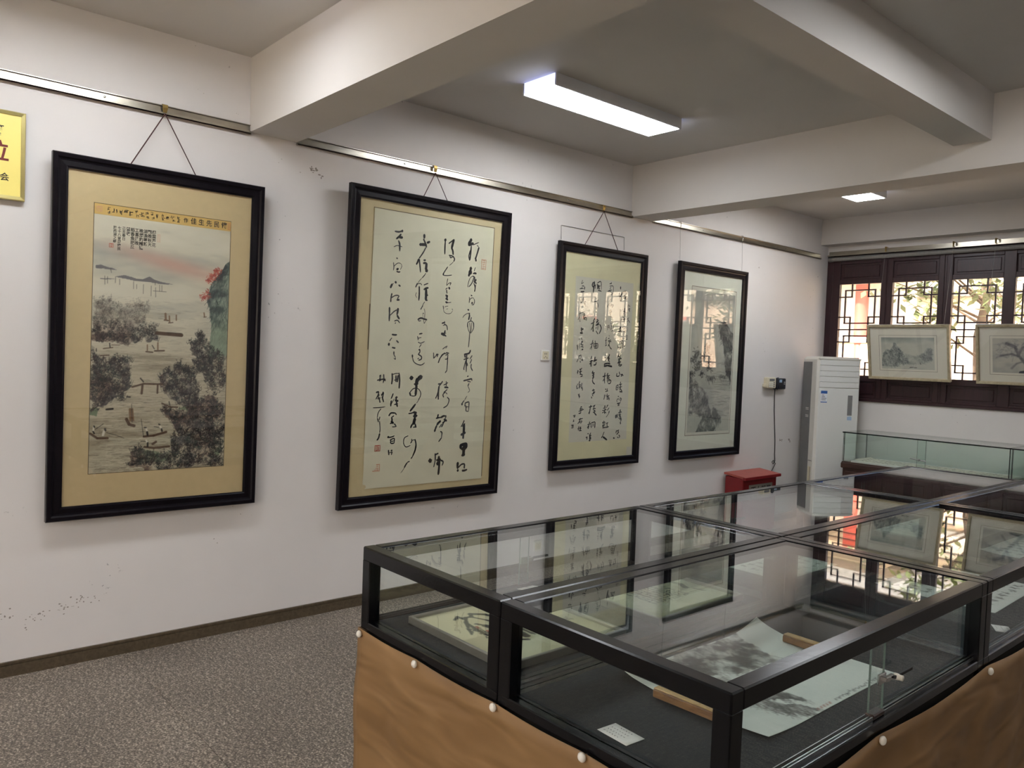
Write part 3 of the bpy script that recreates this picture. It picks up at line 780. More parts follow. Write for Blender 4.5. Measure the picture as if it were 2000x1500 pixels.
def paint_landscape():
    c = Canvas(280, 532, (212, 205, 184), 11)
    X, Y = c.xx / c.w, c.yy / c.h
    g = c.fbm(2, 14, 4)
    c.wash((g - .47) * 1.6 * (Y < .45), (150, 151, 145))
    c.wash(np.clip((.52 - g) * 1.6, 0, .8) * (Y < .5), (228, 221, 202))
    pk = np.exp(-((Y - .165 - (X - .55) * .10) / .030) ** 2) * np.exp(-((X - .62) / .36) ** 2)
    c.wash(pk * (.25 + .6 * g), (204, 152, 136))
    pk = np.exp(-((Y - .13 - (X - .3) * .08) / .020) ** 2) * np.exp(-((X - .3) / .22) ** 2)
    c.wash(pk * .28, (204, 164, 146))
    c.wash(np.clip((Y - .36) * 2.0, 0, .55), (176, 164, 138))
    c.wash(np.clip((c.fbm(2, 24, 3) - .5) * 2.2, 0, .5) * (Y > .36), (134, 122, 102))
    for pl in P1['hill']: c.wash(c.inside(pl, .008) * .8, (100, 97, 102))
    for m in P1['mast']: c.stroke(m, 1.0, (62, 58, 56), .75)
    for k in range(2400):
        y = .30 + .70 * c.r.rand() ** .8; x = c.r.rand(); L = c.r.uniform(.015, .07); a = .14 + .5 * max(0, y - .42)
        dy = c.r.uniform(-.002, .002)
        c.stroke([(x, y), (x + L / 2, y + dy), (x + L, y)], c.r.uniform(.5, 1.0), (66, 58, 50), a * c.r.uniform(.4, 1))
    for k in range(300):
        y = .48 + .52 * c.r.rand(); x = c.r.rand(); L = c.r.uniform(.03, .1)
        c.stroke([(x, y), (x + L, y)], 1.1, (222, 213, 188), .5)
    for pl in P1['cliff']:
        m = c.inside(pl, .02); n2 = c.fbm(12, 30, 4); n5 = c.fbm(6, 4, 3)
        c.wash(m * .9, (116, 128, 118)); c.wash(m * np.clip((n2 - .47) * 6, 0, .85), (62, 70, 72)); c.wash(m * np.clip((.46 - n2) * 5, 0, .7), (160, 172, 152))
        c.wash(m * np.clip((Y - .29) * 6, 0, .7) * (.4 + .6 * n5), (142, 158, 134))
        c.dabs(pl, 420, [(44, 50, 54), (66, 80, 78), (90, 108, 98)], .05, 1.2, .6, 0, 1.8, .35)
        low = [p for p in pl if p[1] > .25]
        c.wash(m * np.clip((Y - .37) * 9, 0, .65), (156, 170, 144))
    for (p,) in P1['redleaf']:
        for k in range(24):
            x = p[0] + c.r.randn() * .013; y = p[1] + c.r.randn() * .006
            c.stroke([(x, y), (x + c.r.randn() * .01, y + c.r.randn() * .004)], 1.5, [(176, 74, 62), (152, 58, 52), (200, 116, 98)][c.r.randint(3)], .8)
    for pl in P1['patch']:
        m = c.inside(pl, .03); c.wash(m * .8 * (.5 + .5 * c.fbm(8, 14, 3)), (88, 112, 84))
    for k, pl in enumerate(P1['fol']):
        n3 = c.fbm(20, 38, 3); n4 = c.fbm(5, 9, 3)
        soft = np.ones_like(X) if k else np.clip((Y - .375) * 11, .25, 1)
        m = c.inside(pl, .10)
        c.wash(m * soft * np.clip(.28 + (n3 - .5) * 3.0, 0, .8), (84, 78, 78))
        c.wash(m * soft * np.clip((n4 - .52) * 3.0, 0, .5), (104, 76, 68))
        # trees: many little pines built of short dark dabs around upright stems
        ys, xs = np.nonzero(m)
        area = c.inside(pl).sum()
        for q in range(int(area / 26)):
            i_ = c.r.randint(len(ys)); x, y = xs[i_] / c.w, ys[i_] / c.h
            al = float(soft[ys[i_], xs[i_]]) * c.r.uniform(.5, 1)
            hgt = c.r.uniform(.012, .030); col = [(32, 30, 33), (42, 38, 38), (60, 48, 46), (46, 54, 52)][c.r.randint(4)]
            for e in range(6):
                t = c.r.rand(); L = .020 * (1.15 - t) * c.r.uniform(.5, 1.3); sg = 1 if c.r.rand() < .5 else -1
                x1, y1 = x + c.r.randn() * .004, y - hgt * t
                c.stroke([(x1, y1), (x1 + sg * L * .6, y1 + L * .22), (x1 + sg * L, y1 - L * .30 * c.r.uniform(0, 1.5))], .9, col, al * .8)
            if c.r.rand() < .35: c.stroke([(x, y), (x + c.r.randn() * .004, y - hgt)], .9, col, al * .9)
        c.dabs(pl, int(area / 60), [(196, 188, 168), (168, 156, 142)], .012, .9, .6, .06, -1.4, .8)
    cm = {'b': (84, 62, 48), 'k': (40, 35, 34), 'w': (226, 220, 204), 's': (124, 96, 72)}
    for q in P1['st']: c.stroke(q[2:], q[1] * 532, cm[q[0]], .9)
    return c.a
sheet('painting', -.330, .335, .220, 1.486, 280, 532, lambda x, y: .0152, M['pig'], root, paint_landscape())
flat('title_strip', -.330, .337, 1.488, 1.538, .0148, .0153, mat('gold_paper_strip', (216, 180, 106), .7, .05, 20), root)
outline('painting_border', -.333, .338, .217, 1.541, .0149, .003, M['line'], root)
x = .300
for ch, sz in (('懷', 34), ('民', 34), ('先', 34), ('生', 34), ('佳', 34), ('作', 26)):
    text(ch, sz / 1000 * 1.0, M['ink_dk'], root, 'title_lettering', x, 1.512, .0157, .9); x -= .040
rnd = random.Random(3)
st = []
def scribble(cx, cy, sz, n=5):
    out = []
    for k in range(n):
        if rnd.random() < .5: a = (cx + rnd.uniform(-.5, -.1) * sz, cy + rnd.uniform(-.5, .5) * sz); b = (a[0] + rnd.uniform(.4, .8) * sz, a[1] + rnd.uniform(-.05, .15) * sz)
        else: a = (cx + rnd.uniform(-.4, .4) * sz, cy + rnd.uniform(.1, .5) * sz); b = (a[0] + rnd.uniform(-.25, .25) * sz, a[1] - rnd.uniform(.4, .9) * sz)
        out.append('%.1f %.1f %.1f %.1f %.1f' % (sz * 1000 * rnd.uniform(.09, .15), a[0] * 1000, a[1] * 1000, b[0] * 1000, b[1] * 1000))
    return out
while x > -.285:
    two = rnd.random() < .45
    if two: st += scribble(x, 1.522, .017) + scribble(x + .003, 1.503, .016)
    else: st += scribble(x, 1.512, .024)
    x -= .025
ribbons(';'.join(st), lambda x, y: .0153, rnd).build('title_brush_writing', M['ink_dk'], root, kind='stuff')
seal(root, -.320, 1.500, -.296, 1.526, .0154, M['seal_pale'], 2, 3); seal(root, .320, 1.494, .334, 1.530, .0154, M['seal'], 3, 4)
ins = ['楓葉芦花', '觀晚秋天', '湖漁叢新', '晚網釣鱸獲', '工喜逢晚', '稻香魚肥反', '豐收', '己丑春日', '七十八叟周懷民', '於西湖之畔']
for k, s_ in enumerate(ins):
    text('\n'.join(s_), (.021 if k < 7 else .017), M['ink_dk'], root, 'inscription_column', -.330 + .665 * (.415 - k * .0305), 1.486 - .046 - len(s_) * (.0105 if k < 7 else .0085), .0156, .95, spacing=1.0)
seal(root, -.262, 1.333, -.242, 1.353, .0154, M['seal'], 5, 3); seal(root, -.038, 1.385, -.024, 1.424, .0154, M['seal_pale'], 6, 5)

# ---------------------------------------------------------------- picture 2: four bold columns
INK2 = '''9 -306 1719 -278 1719 -252 1728;11 -252 1732 -254 1721;10 -261 1707 -273 1692 -293 1674;13 -273 1688 -249 1688;10 -277 1665 -268 1646 -266 1624 -265 1602;4 -308 1623 -283 1634 -249 1630;7 -286 1557 -278 1554;5 -306 1526 -302 1500 -304 1478;4 -300 1505 -277 1525 -256 1527;3 -254 1527 -244 1511 -254 1487;12 -280 1485 -268 1493;7 -280 1474 -264 1471 -255 1475;12 -286 1408 -279 1402;12 -309 1391 -319 1370;9 -260 1391 -249 1385;4 -304 1393 -299 1398;8 -307 1335 -312 1308 -313 1283;6 -312 1306 -282 1324 -256 1326;6 -253 1324 -265 1305;11 -268 1297 -252 1299;9 -320 1248 -318 1206 -318 1163;6 -312 1199 -287 1223 -264 1236;12 -257 1245 -259 1227 -263 1205;11 -262 1202 -245 1181;6 -279 1165 -258 1171 -241 1156;5 -270 1155 -275 1150;14 -86 1727 -85 1704;10 -90 1697 -78 1678 -69 1661 -65 1648;16 -116 1660 -91 1663 -69 1665;12 -61 1678 -42 1687;7 -71 1645 -88 1613 -116 1574;10 -121 1566 -136 1533;9 -116 1565 -108 1525 -102 1486;9 -82 1564 -66 1566;11 -84 1545 -62 1550;16 -59 1548 -60 1520 -62 1506;18 -60 1507 -51 1494;4 -61 1484 -84 1454;5 -69 1471 -87 1451;3 -90 1449 -116 1419;7 -121 1414 -133 1388;4 -131 1395 -115 1412 -96 1414 -87 1406;9 -106 1395 -103 1352 -104 1307;3 -126 1355 -130 1336 -120 1322;6 -71 1407 -54 1415 -38 1421;5 -72 1382 -63 1376;10 -66 1382 -36 1392;16 -52 1383 -50 1347 -51 1315;8 -58 1337 -36 1346;9 -54 1314 -38 1312;4 -59 1300 -74 1274;6 -71 1276 -86 1250;3 -59 1256 -52 1232 -54 1195;2 -68 1226 -65 1196;5 -67 1228 -61 1226;9 -105 1185 -81 1195 -58 1191 -35 1187;5 -102 1183 -96 1176 -80 1179;3 -61 1190 -54 1162;3 -43 1181 -54 1162;14 84 1719 77 1706;9 81 1709 80 1665 81 1621;7 110 1694 132 1711 152 1725;14 149 1722 142 1695 135 1667;12 135 1667 145 1649 149 1626;7 117 1618 144 1618;6 123 1614 130 1603 144 1611;8 147 1616 162 1599 156 1582;3 152 1577 124 1553;6 110 1542 89 1512 76 1492;9 78 1497 76 1485;5 79 1484 111 1485 146 1492;4 115 1465 111 1444 108 1420;4 109 1420 126 1436 143 1442;5 143 1440 135 1423;12 128 1410 134 1399;5 102 1394 116 1405;7 110 1390 115 1369;12 107 1357 119 1346;10 119 1355 117 1337;11 108 1336 124 1328;5 110 1315 113 1306 128 1309;4 125 1309 151 1313;9 107 1312 122 1309;5 89 1285 93 1262;3 93 1262 102 1244 129 1236 155 1242 169 1260;4 162 1269 169 1265;3 103 1279 129 1286;2 116 1266 130 1269;8 87 1170 107 1176;5 106 1185 110 1171;4 96 1156 116 1162 132 1149;17 294 1745 286 1727;21 286 1727 278 1707;17 272 1704 311 1718;5 312 1709 359 1731;10 297 1700 294 1656 291 1608;7 290 1670 280 1631 288 1603;5 345 1710 358 1702;10 362 1698 352 1663 339 1623;11 336 1625 343 1604;17 303 1557 299 1528;24 299 1533 297 1516;14 291 1515 286 1498;4 341 1561 332 1536;11 330 1521 349 1521;8 324 1518 339 1527;4 284 1424 286 1450 299 1485 319 1501;7 319 1501 338 1493 334 1464;6 332 1493 316 1453 293 1427;10 351 1482 346 1470;10 334 1466 356 1454;7 334 1454 346 1426 343 1400;5 350 1446 347 1405;7 315 1373 325 1369;5 301 1358 304 1341 302 1319;4 304 1341 323 1355 341 1354;5 341 1351 348 1335 341 1312 326 1309;13 325 1323 331 1319;9 294 1275 303 1271;4 255 1218 266 1233 287 1246 314 1253;8 308 1250 309 1226;10 312 1236 305 1206;6 328 1224 323 1202;5 299 1158 300 1187 327 1199 346 1189 351 1160;4 299 1187 305 1145 323 1117;4 314 1188 323 1153 325 1117;4 332 1189 332 1146 328 1117;5 350 1190 352 1154 332 1118;6 321 1117 319 1067 316 1022;10 335 1002 323 981 283 973;10 287 973 293 952;9 305 973 304 916 308 855;7 281 937 320 949;7 299 930 286 880 289 869;7 309 916 315 895;6 351 967 334 942;6 348 942 336 913;7 348 910 347 885 362 863;7 319 823 328 827;9 288 794 321 801 357 809;7 357 809 360 796;6 322 791 349 787;7 336 776 328 758;4 328 758 344 729 331 715;4 324 690 307 665;7 282 636 303 661;13 282 636 291 634;7 313 646 310 621;7 313 643 340 650 345 635 344 585;7 319 625 321 589;5 319 614 339 617;5 321 589 344 586;7 312 524 300 499 287 481;9 301 481 319 502;16 313 498 313 455 311 433;15 291 427 326 441;12 313 426 310 401;19 286 351 317 361 345 359;17 291 347 297 332;22 341 356 333 331;17 301 332 338 330;20 320 346 321 310 320 288;15 309 285 331 291;16 276 236 276 196;15 274 185 282 181;9 282 203 308 223 335 225;10 336 221 333 196;12 315 180 356 185;6 104 1166 126 1157 134 1129;12 86 1102 112 1093;10 115 1125 108 1100;8 108 1100 126 1087;4 86 1109 125 1108;6 30 976 32 938;6 36 941 52 959;11 52 962 69 966;7 62 966 60 949;5 101 1002 134 1024;4 138 1024 126 1007;7 120 978 87 946 72 911;6 87 946 103 967 133 975;7 132 979 154 976;6 129 961 146 969 143 940 126 936;6 147 948 146 898 144 860;6 144 860 132 845;7 114 789 86 757;8 81 771 106 775;11 88 757 84 715 87 670;7 82 722 65 677;6 124 765 158 782;6 144 789 146 758;10 133 750 164 747;6 156 736 127 715;7 140 719 123 701 129 684;5 144 715 158 705;6 159 683 175 666 163 630 133 613;10 93 568 90 543;8 77 544 128 550;10 120 553 145 560;7 132 557 158 560;6 158 556 147 535;10 142 535 165 524;13 113 525 84 498;11 84 494 70 456;6 123 504 107 483;9 131 511 160 535;9 139 517 124 486;7 117 455 130 447 128 412;7 128 412 108 388;25 38 264 51 267;9 83 308 85 265;7 84 265 75 220;9 83 301 108 310;16 114 288 107 257;19 103 250 113 232;11 94 265 128 270;9 129 263 151 251 144 226;14 120 263 119 206 117 167;7 -89 1092 -65 1097;5 -101 1077 -95 1053;5 -94 1040 -74 1034 -45 1046;4 -100 1063 -72 1071;5 -69 1027 -84 1006;7 -87 989 -80 996;7 -79 993 -78 976 -90 962;7 -90 962 -65 949 -64 932 -84 924;5 -84 938 -92 931;8 -134 957 -132 940;5 -132 940 -120 913 -90 897 -61 894 -37 908;23 -142 808 -122 811;25 -53 819 -77 805;23 -81 805 -92 777;30 -96 777 -95 767;15 -91 764 -93 723 -95 695;6 -137 719 -114 740 -90 743;10 -141 716 -132 695;5 -128 695 -95 695;5 -90 747 -64 729 -54 702 -69 668;3 -69 668 -84 647;11 -92 640 -115 613 -130 596;8 -141 580 -105 586;14 -105 589 -80 582;21 -88 572 -91 551;12 -104 562 -75 565;19 -91 544 -97 510;10 -105 514 -120 487;7 -100 490 -79 492;10 -85 510 -79 489;5 -137 436 -165 423 -169 389 -150 365 -118 373;6 -108 414 -110 390;4 -118 387 -99 407 -79 406;8 -83 410 -73 371;10 -73 371 -79 337 -97 297;7 -97 297 -105 287;6 -116 269 -132 264;8 -134 261 -154 231;3 -154 231 -181 199;9 -292 1080 -257 1080;5 -294 1058 -309 1038;12 -312 1024 -315 1011;8 -258 1043 -242 1030;8 -287 999 -264 996;8 -274 973 -273 956;5 -273 956 -261 940;4 -261 937 -260 925 -272 933;9 -279 836 -279 770;5 -274 830 -228 837;9 -228 840 -221 793 -222 743;9 -250 823 -248 783;9 -235 823 -238 783;5 -261 793 -234 803;7 -264 709 -278 676;9 -275 663 -277 629;4 -274 643 -254 676;9 -239 689 -242 662;11 -246 666 -226 662;9 -237 656 -228 625;7 -252 639 -225 645;7 -247 682 -231 686;9 -288 569 -273 586 -241 585;7 -241 585 -233 575;7 -264 562 -252 568;9 -267 559 -262 535;12 -270 535 -254 521;7 -277 519 -258 525;5 -260 498 -229 500;7 -246 518 -233 504;12 -290 432 -280 435;7 -280 431 -241 440;7 -268 417 -266 394;7 -264 417 -241 423 -240 393;5 -265 406 -244 408;7 -264 392 -243 393;8 -280 351 -276 320;8 -262 346 -252 349;5 -271 333 -252 339;7 -252 338 -257 319;7 -370 818 -359 822;7 -363 825 -368 786;7 -384 792 -327 799;7 -340 829 -341 776;7 -339 802 -326 789;5 -369 802 -357 789;9 -387 716 -369 720;7 -369 720 -375 697 -389 674;7 -371 696 -364 703;7 -371 690 -357 653;5 -378 677 -355 683;7 -338 720 -348 696;7 -334 716 -340 676;8 -344 690 -331 656;5 -352 703 -334 710;5 -405 621 -360 622 -318 626;5 -348 614 -366 591 -373 558;6 -371 554 -363 531;5 -353 564 -359 544;5 -355 537 -349 491 -351 464;9 -351 457 -357 431 -368 417'''
root, Mi, w, h = picture('framed_calligraphy', (2.9758, .6252, 1.2558, 1.965, .02525, .072), 'largest framed calligraphy, bold flowing black columns on cream paper in a tan mount', 'picture')
hook_cord(root, Mi, (2.999, 2.789), (2.867, 3.093), h)
def wav2(x, y):
    k = max(0.0, 1 - y / .75) ** 1.3
    return .0166 + k * (.0016 * math.sin(7 * x + 24 * y + 2 * math.sin(5 * x)) + .0014 * math.sin(31 * y - 13 * x + 1) + .0008 * math.sin(40 * x + 21 * y)) + .0005 * math.sin(9 * y + 4 * x)
def mnt2(x, y): return .0128 + .0008 * math.sin(7 * y)
sheet('mount', -.56, .56, .06, 1.90, 20, 60, mnt2, M['mount_cream'], root)
sheet('paper', -.455, .487, .115, 1.842, 60, 150, wav2, M['paper'], root)
MB().box((-.459, 1.843, .0145), (.491, 1.847, .0156)).box((.4885, .13, .0145), (.4925, 1.845, .0156)).build('mount_edge_line', M['line'], root)
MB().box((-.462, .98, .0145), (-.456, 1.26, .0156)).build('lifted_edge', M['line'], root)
characters(INK2, wav2, 1, 1.22, M['ink'], root, 9)
seal(root, -.382, .347, -.341, .386, .0176, M['seal'], 1, 4); seal(root, -.391, .220, -.339, .266, .0182, M['seal_pale'], 2, 4); seal(root, .390, 1.553, .431, 1.622, .0172, M['seal_pale'], 3, 5)
# curled corner of the mount
sheet('curled_corner', -.545, -.40, .068, .18, 12, 10, lambda x, y: .0135 + .0045 * math.exp(-((x + .47 + (y - .12) * .5) / .018) ** 2), M['mount_cream'], root)

# ---------------------------------------------------------------- picture 3: yellow mount
INK3 = '''10 198 1440 199 1419;12 188 1388 193 1358 202 1326;10 200 1359 222 1391 257 1407;11 257 1407 272 1392 245 1371;12 236 1352 260 1356 286 1353;7 204 1259 208 1205;7 209 1243 225 1253;7 239 1261 244 1245 265 1246;7 259 1272 262 1242;7 269 1242 268 1204;6 242 1219 233 1202 261 1195;7 224 1178 276 1188;7 259 1185 260 1166;7 283 1236 291 1234;6 248 1231 243 1208;10 217 1120 209 1094;11 196 1081 230 1090;9 221 1120 229 1099;7 237 1090 231 1083;8 249 1117 278 1113 280 1083;7 259 1087 281 1078;7 260 1115 251 1096;7 224 1022 256 1028;6 219 998 236 1011 257 1011;7 257 1011 259 979;6 219 996 221 975;6 227 987 251 992;5 236 1006 238 978;7 196 974 201 953 223 947 261 960;7 266 979 279 956;4 225 966 260 972;5 297 1296 307 1301;5 301 1291 302 1282;5 315 1299 323 1286;5 303 1268 327 1272;5 307 1261 324 1264;6 314 1257 322 1248;5 294 1183 315 1198;5 299 1173 299 1164;6 309 1183 329 1159;3 304 1150 307 1131;3 303 1119 310 1115;3 307 1110 305 1084;4 293 1051 311 1054;4 298 1041 310 1043;4 298 1032 311 1033;5 295 1021 313 1023;6 66 1451 89 1456;5 85 1467 86 1453;5 67 1433 101 1438 112 1425 111 1393 99 1371 85 1368;5 81 1427 72 1404;5 46 1390 69 1394 91 1387;5 59 1396 96 1406;3 87 1334 72 1316;5 82 1308 73 1294;5 73 1294 54 1274 58 1267;5 77 1287 81 1274;6 94 1295 98 1277;5 104 1289 122 1288;5 122 1286 106 1268;4 77 1243 100 1250;7 81 1225 95 1228;5 104 1241 99 1222;7 92 1221 97 1196;8 97 1196 122 1186;4 74 1234 108 1238;4 65 1121 67 1086;4 68 1119 82 1124 87 1097;4 69 1107 83 1110;5 101 1146 108 1135;4 106 1123 129 1129;5 133 1127 135 1094 116 1077;5 113 1121 105 1088;4 111 1102 124 1105;6 58 1029 52 1014;6 46 1003 66 1008;6 53 1001 55 971;6 49 959 65 967;4 87 1044 95 1037;6 79 1018 96 1023;6 80 1000 114 1008;6 84 993 118 996;6 98 991 92 972;7 85 972 104 954;8 104 950 126 936;6 80 958 99 968;10 -122 1448 -133 1423 -119 1410;12 -109 1454 -113 1415 -119 1365;7 -129 1409 -94 1426;6 -94 1435 -99 1399;10 -75 1437 -72 1401;6 -75 1446 -43 1460 -32 1445 -29 1395;11 -61 1429 -52 1398;6 -70 1419 -41 1426;7 -65 1388 -25 1384;5 -84 1325 -77 1319;6 -102 1299 -56 1315;6 -68 1293 -57 1275 -59 1253;6 -79 1256 -74 1238;7 -77 1226 -72 1215;9 -86 1169 -101 1146;7 -126 1124 -88 1144;12 -101 1141 -101 1101 -99 1065;8 -105 1105 -123 1077;7 -63 1164 -49 1158;5 -68 1148 -42 1154;8 -49 1153 -67 1134;8 -38 1140 -73 1116;7 -73 1116 -34 1127;9 -27 1125 -8 1096 -28 1052;6 -65 1103 -71 1084;5 -46 1113 -50 1081;7 -67 1075 -42 1049;7 -98 997 -105 965 -109 922;5 -125 964 -83 979;5 -108 956 -126 926;6 -71 996 -70 934;6 -86 968 -81 943;6 -83 970 -46 974 -36 963 -38 942;6 -77 939 -37 940;5 -82 952 -42 956;6 -57 976 -57 939;4 -242 1453 -253 1425;4 -253 1423 -228 1439;6 -248 1406 -223 1408;5 -241 1395 -269 1384;5 -269 1384 -228 1390;8 -216 1404 -218 1384;9 -255 1363 -220 1368;7 -254 1295 -241 1298;9 -253 1279 -240 1276;5 -242 1307 -241 1276;6 -224 1321 -218 1286 -193 1257;6 -209 1294 -199 1292;4 -214 1273 -202 1283;5 -255 1213 -258 1172 -250 1133;4 -263 1192 -235 1205;4 -261 1168 -273 1147;5 -229 1205 -200 1216;5 -221 1192 -200 1203;5 -217 1179 -195 1190;6 -202 1194 -216 1166;7 -216 1166 -194 1163;6 -201 1171 -181 1168 -183 1146;5 -216 1157 -190 1152;11 -231 1089 -229 1063;12 -223 1076 -211 1082;13 -241 1049 -215 1048;8 -226 1063 -222 1050;5 -254 1002 -246 999;6 -229 1011 -218 996;4 -275 945 -264 959;7 -263 950 -262 919;5 -243 986 -243 928;5 -233 978 -208 988;7 -211 983 -232 960;7 -225 960 -203 957;7 -218 947 -201 939;10 -216 920 -201 925;5 -231 942 -212 947;8 217 895 203 874;7 207 877 241 888;10 226 885 235 864;8 212 858 251 865;13 227 859 221 832;8 206 827 245 838;11 226 827 223 806;8 232 801 255 812;6 238 817 258 815;7 204 743 200 722 222 720 237 728;7 231 757 237 733;7 248 738 265 728;8 264 739 281 726;6 253 723 265 720;7 204 643 202 607;7 207 643 223 649 222 612;5 209 628 220 630;5 206 609 223 612;7 253 675 250 654;6 234 654 270 659;7 258 649 244 633;6 236 628 271 638;8 252 628 246 607;8 257 617 274 596;10 246 596 278 593;7 229 559 238 554;6 216 528 221 512;6 219 533 239 538;7 250 543 270 538 260 512;5 243 528 263 530;6 222 501 261 506;7 241 504 238 485;8 222 499 253 498;8 231 483 250 485;12 213 407 214 380;11 228 412 230 385;5 217 399 233 401;12 265 448 263 422;8 243 422 282 429;10 259 416 257 390;9 268 400 278 379;6 244 406 276 411;9 263 369 282 373 276 352;10 272 347 277 331;6 246 380 270 379;7 230 280 223 259;6 230 274 261 284;7 253 281 254 263;7 239 253 262 265;7 260 241 272 233 265 220;10 194 220 210 217;6 241 226 257 220;6 232 248 247 253;7 55 888 63 883;8 49 862 64 868;6 65 850 58 839;10 104 895 94 871;9 79 865 94 871 89 840;7 84 858 110 864;7 96 850 109 830;6 98 876 103 850;10 52 816 90 822 117 817;12 46 798 91 806;8 49 816 50 800;13 91 804 138 797;8 61 746 56 705 63 661;7 37 715 74 723;6 57 700 39 679;8 96 742 85 726;7 82 721 120 726;8 105 721 87 705;7 87 703 117 708;7 99 695 92 684;8 107 695 135 682 124 661 101 661;7 92 679 101 669;6 104 685 119 679;8 74 617 82 612;7 97 620 94 604;6 75 596 106 601;7 66 570 61 532;5 77 570 82 560;7 99 578 97 560;6 89 560 123 565;7 116 565 94 544;7 101 555 125 544;7 95 534 118 539;7 125 544 122 526;6 68 477 83 482;6 58 462 80 469;6 51 446 97 453;8 80 477 78 446;8 78 446 76 420;7 95 425 67 436;6 113 490 96 466;6 127 466 105 445;8 132 440 126 422;4 126 419 97 391;6 64 433 49 426;7 58 353 63 337;6 62 350 85 352 82 334;6 72 363 71 321;6 56 327 86 329;8 61 306 88 308;7 56 317 79 319;7 101 341 123 346;7 112 341 114 315;9 91 310 133 314;6 82 272 69 243;8 69 243 55 226;13 74 233 94 222 121 207;8 -101 873 -111 850;8 -120 830 -84 841;11 -103 845 -105 820 -103 792;9 -105 820 -123 812;10 -70 846 -73 831;11 -64 867 -69 836;11 -77 836 -40 847;9 -46 826 -53 808 -75 805;6 -115 853 -93 858;8 -79 759 -89 739;7 -85 739 -63 747;7 -63 744 -77 729;7 -84 724 -62 729;9 -73 724 -78 693;7 -79 709 -61 711;9 -81 688 -73 668 -53 655;7 -79 604 -50 609;7 -66 617 -64 596;8 -67 586 -45 594;7 -53 591 -59 576;7 -74 571 -65 561;8 -84 556 -79 543;6 -78 579 -59 581;8 -87 489 -95 449 -100 418;7 -108 474 -71 482;6 -95 449 -108 424;7 -60 479 -35 489;7 -45 484 -54 453;7 -62 458 -29 463;8 -50 448 -35 443 -46 433;9 -42 427 -18 409;7 -57 433 -35 435;8 -89 359 -98 332 -104 304;6 -113 337 -73 346;6 -98 332 -114 312;7 -73 344 -67 310;7 -70 351 -33 358;8 -29 355 -30 309;6 -58 338 -43 340;6 -57 325 -42 327;7 -108 266 -97 263;7 -128 236 -110 240;7 -114 235 -116 220;7 -72 272 -89 249;7 -85 249 -83 213;6 -89 247 -63 251;6 -84 234 -66 236;6 -83 224 -65 225;9 -90 211 -75 210;6 -78 259 -73 218;6 -246 874 -252 847 -265 824;6 -243 872 -222 880;7 -218 875 -213 853 -198 840;7 -234 854 -227 847;7 -229 832 -225 822;7 -216 842 -197 838;7 -250 762 -251 732;6 -256 742 -242 757;6 -232 767 -204 778;7 -215 772 -224 747;7 -231 747 -203 755;8 -220 747 -222 727;7 -216 732 -194 727;7 -214 712 -193 717;7 -256 642 -251 619;6 -243 657 -246 642;5 -251 617 -234 627;7 -223 677 -232 652;7 -228 652 -223 619;6 -224 647 -210 652;7 -210 642 -223 627;7 -197 662 -198 632;7 -195 632 -189 604;6 -205 627 -190 622;6 -234 577 -226 564;6 -220 579 -223 567;7 -229 559 -215 562 -221 546;8 -199 476 -184 478;7 -218 443 -165 458;7 -202 471 -196 430;8 -217 426 -196 430;6 -212 458 -176 465;7 -214 380 -171 387;8 -197 390 -209 360 -223 348;6 -199 365 -201 352;6 -195 365 -177 367 -184 354;6 -198 352 -180 354;7 -210 325 -216 295;7 -199 317 -185 321;7 -192 319 -193 294;7 -202 307 -181 309;7 -205 292 -180 293;6 -220 307 -210 315;6 -277 409 -252 414;6 -269 399 -255 404;5 -263 412 -264 397;7 -275 377 -267 374;7 -277 364 -265 367;6 -293 337 -276 339;6 -289 327 -272 332;6 -292 317 -271 319;5 -272 342 -274 317'''
root, Mi, w, h = picture('framed_calligraphy', (4.6293, .7467, 1.0126, 1.7234, .0069, .070), 'framed calligraphy with yellow-green mount, beside the wall socket', 'picture')
hook_cord(root, Mi, (4.618, 2.779), (4.39, 4.815), h)
def wav3(x, y):
    k = max(0.0, 1 - y / .55) ** 1.4 + max(0.0, (y - 1.5) / .15) * .5
    return .0148 + k * (.0026 * math.sin(9 * x + 20 * y + 1.5 * math.sin(6 * x)) + .0014 * math.sin(27 * y - 12 * x)) + .0006 * math.sin(6 * y - 4 * x)
sheet('mount', -.436, .447, .066, 1.652, 40, 90, wav3, M['mount_yellow'], root)
sheet('paper', -.315, .355, .205, 1.479, 30, 70, lambda x, y: wav3(x, y) + .0008, M['paper_white'], root)
characters(INK3, lambda x, y: wav3(x, y) + .0008, 2, 1.2, M['ink'], root, 7)
seal(root, -.219, .244, -.203, .262, .0165, M['seal'], 1, 2)
sheet('torn_corner', .36, .446, .066, .14, 10, 10, lambda x, y: .0175 + .0015 * math.sin(40 * x), M['paper_white'], root)

# ---------------------------------------------------------------- picture 4: grey mountains
P4 = json.loads('''{"rock":[[[0.589,0.198],[0.771,0.201],[0.903,0.252],[0.986,0.277],[0.987,0.459],[0.989,0.642],[0.87,0.588],[0.827,0.516],[0.771,0.372],[0.671,0.32]],[[-0.015,0.55],[0.199,0.653],[0.412,0.715],[0.539,0.858],[0.693,0.968],[0.609,1.007],[0.199,0.995],[0.352,0.883],[0.119,0.854],[0.009,0.87],[0.013,0.723]],[[0.361,0.591],[0.84,0.588],[0.845,0.615],[0.426,0.626]],[[0.575,0.804],[0.804,0.906],[0.69,0.95],[0.554,0.858]]],"tree":[[0.385,0.388],[0.134,0.436],[0.364,0.433],[0.059,0.489],[0.203,0.505],[0.433,0.493],[0.469,0.537],[0.273,0.583],[0.045,0.576],[0.111,0.463],[0.283,0.469],[0.166,0.54]]}''')
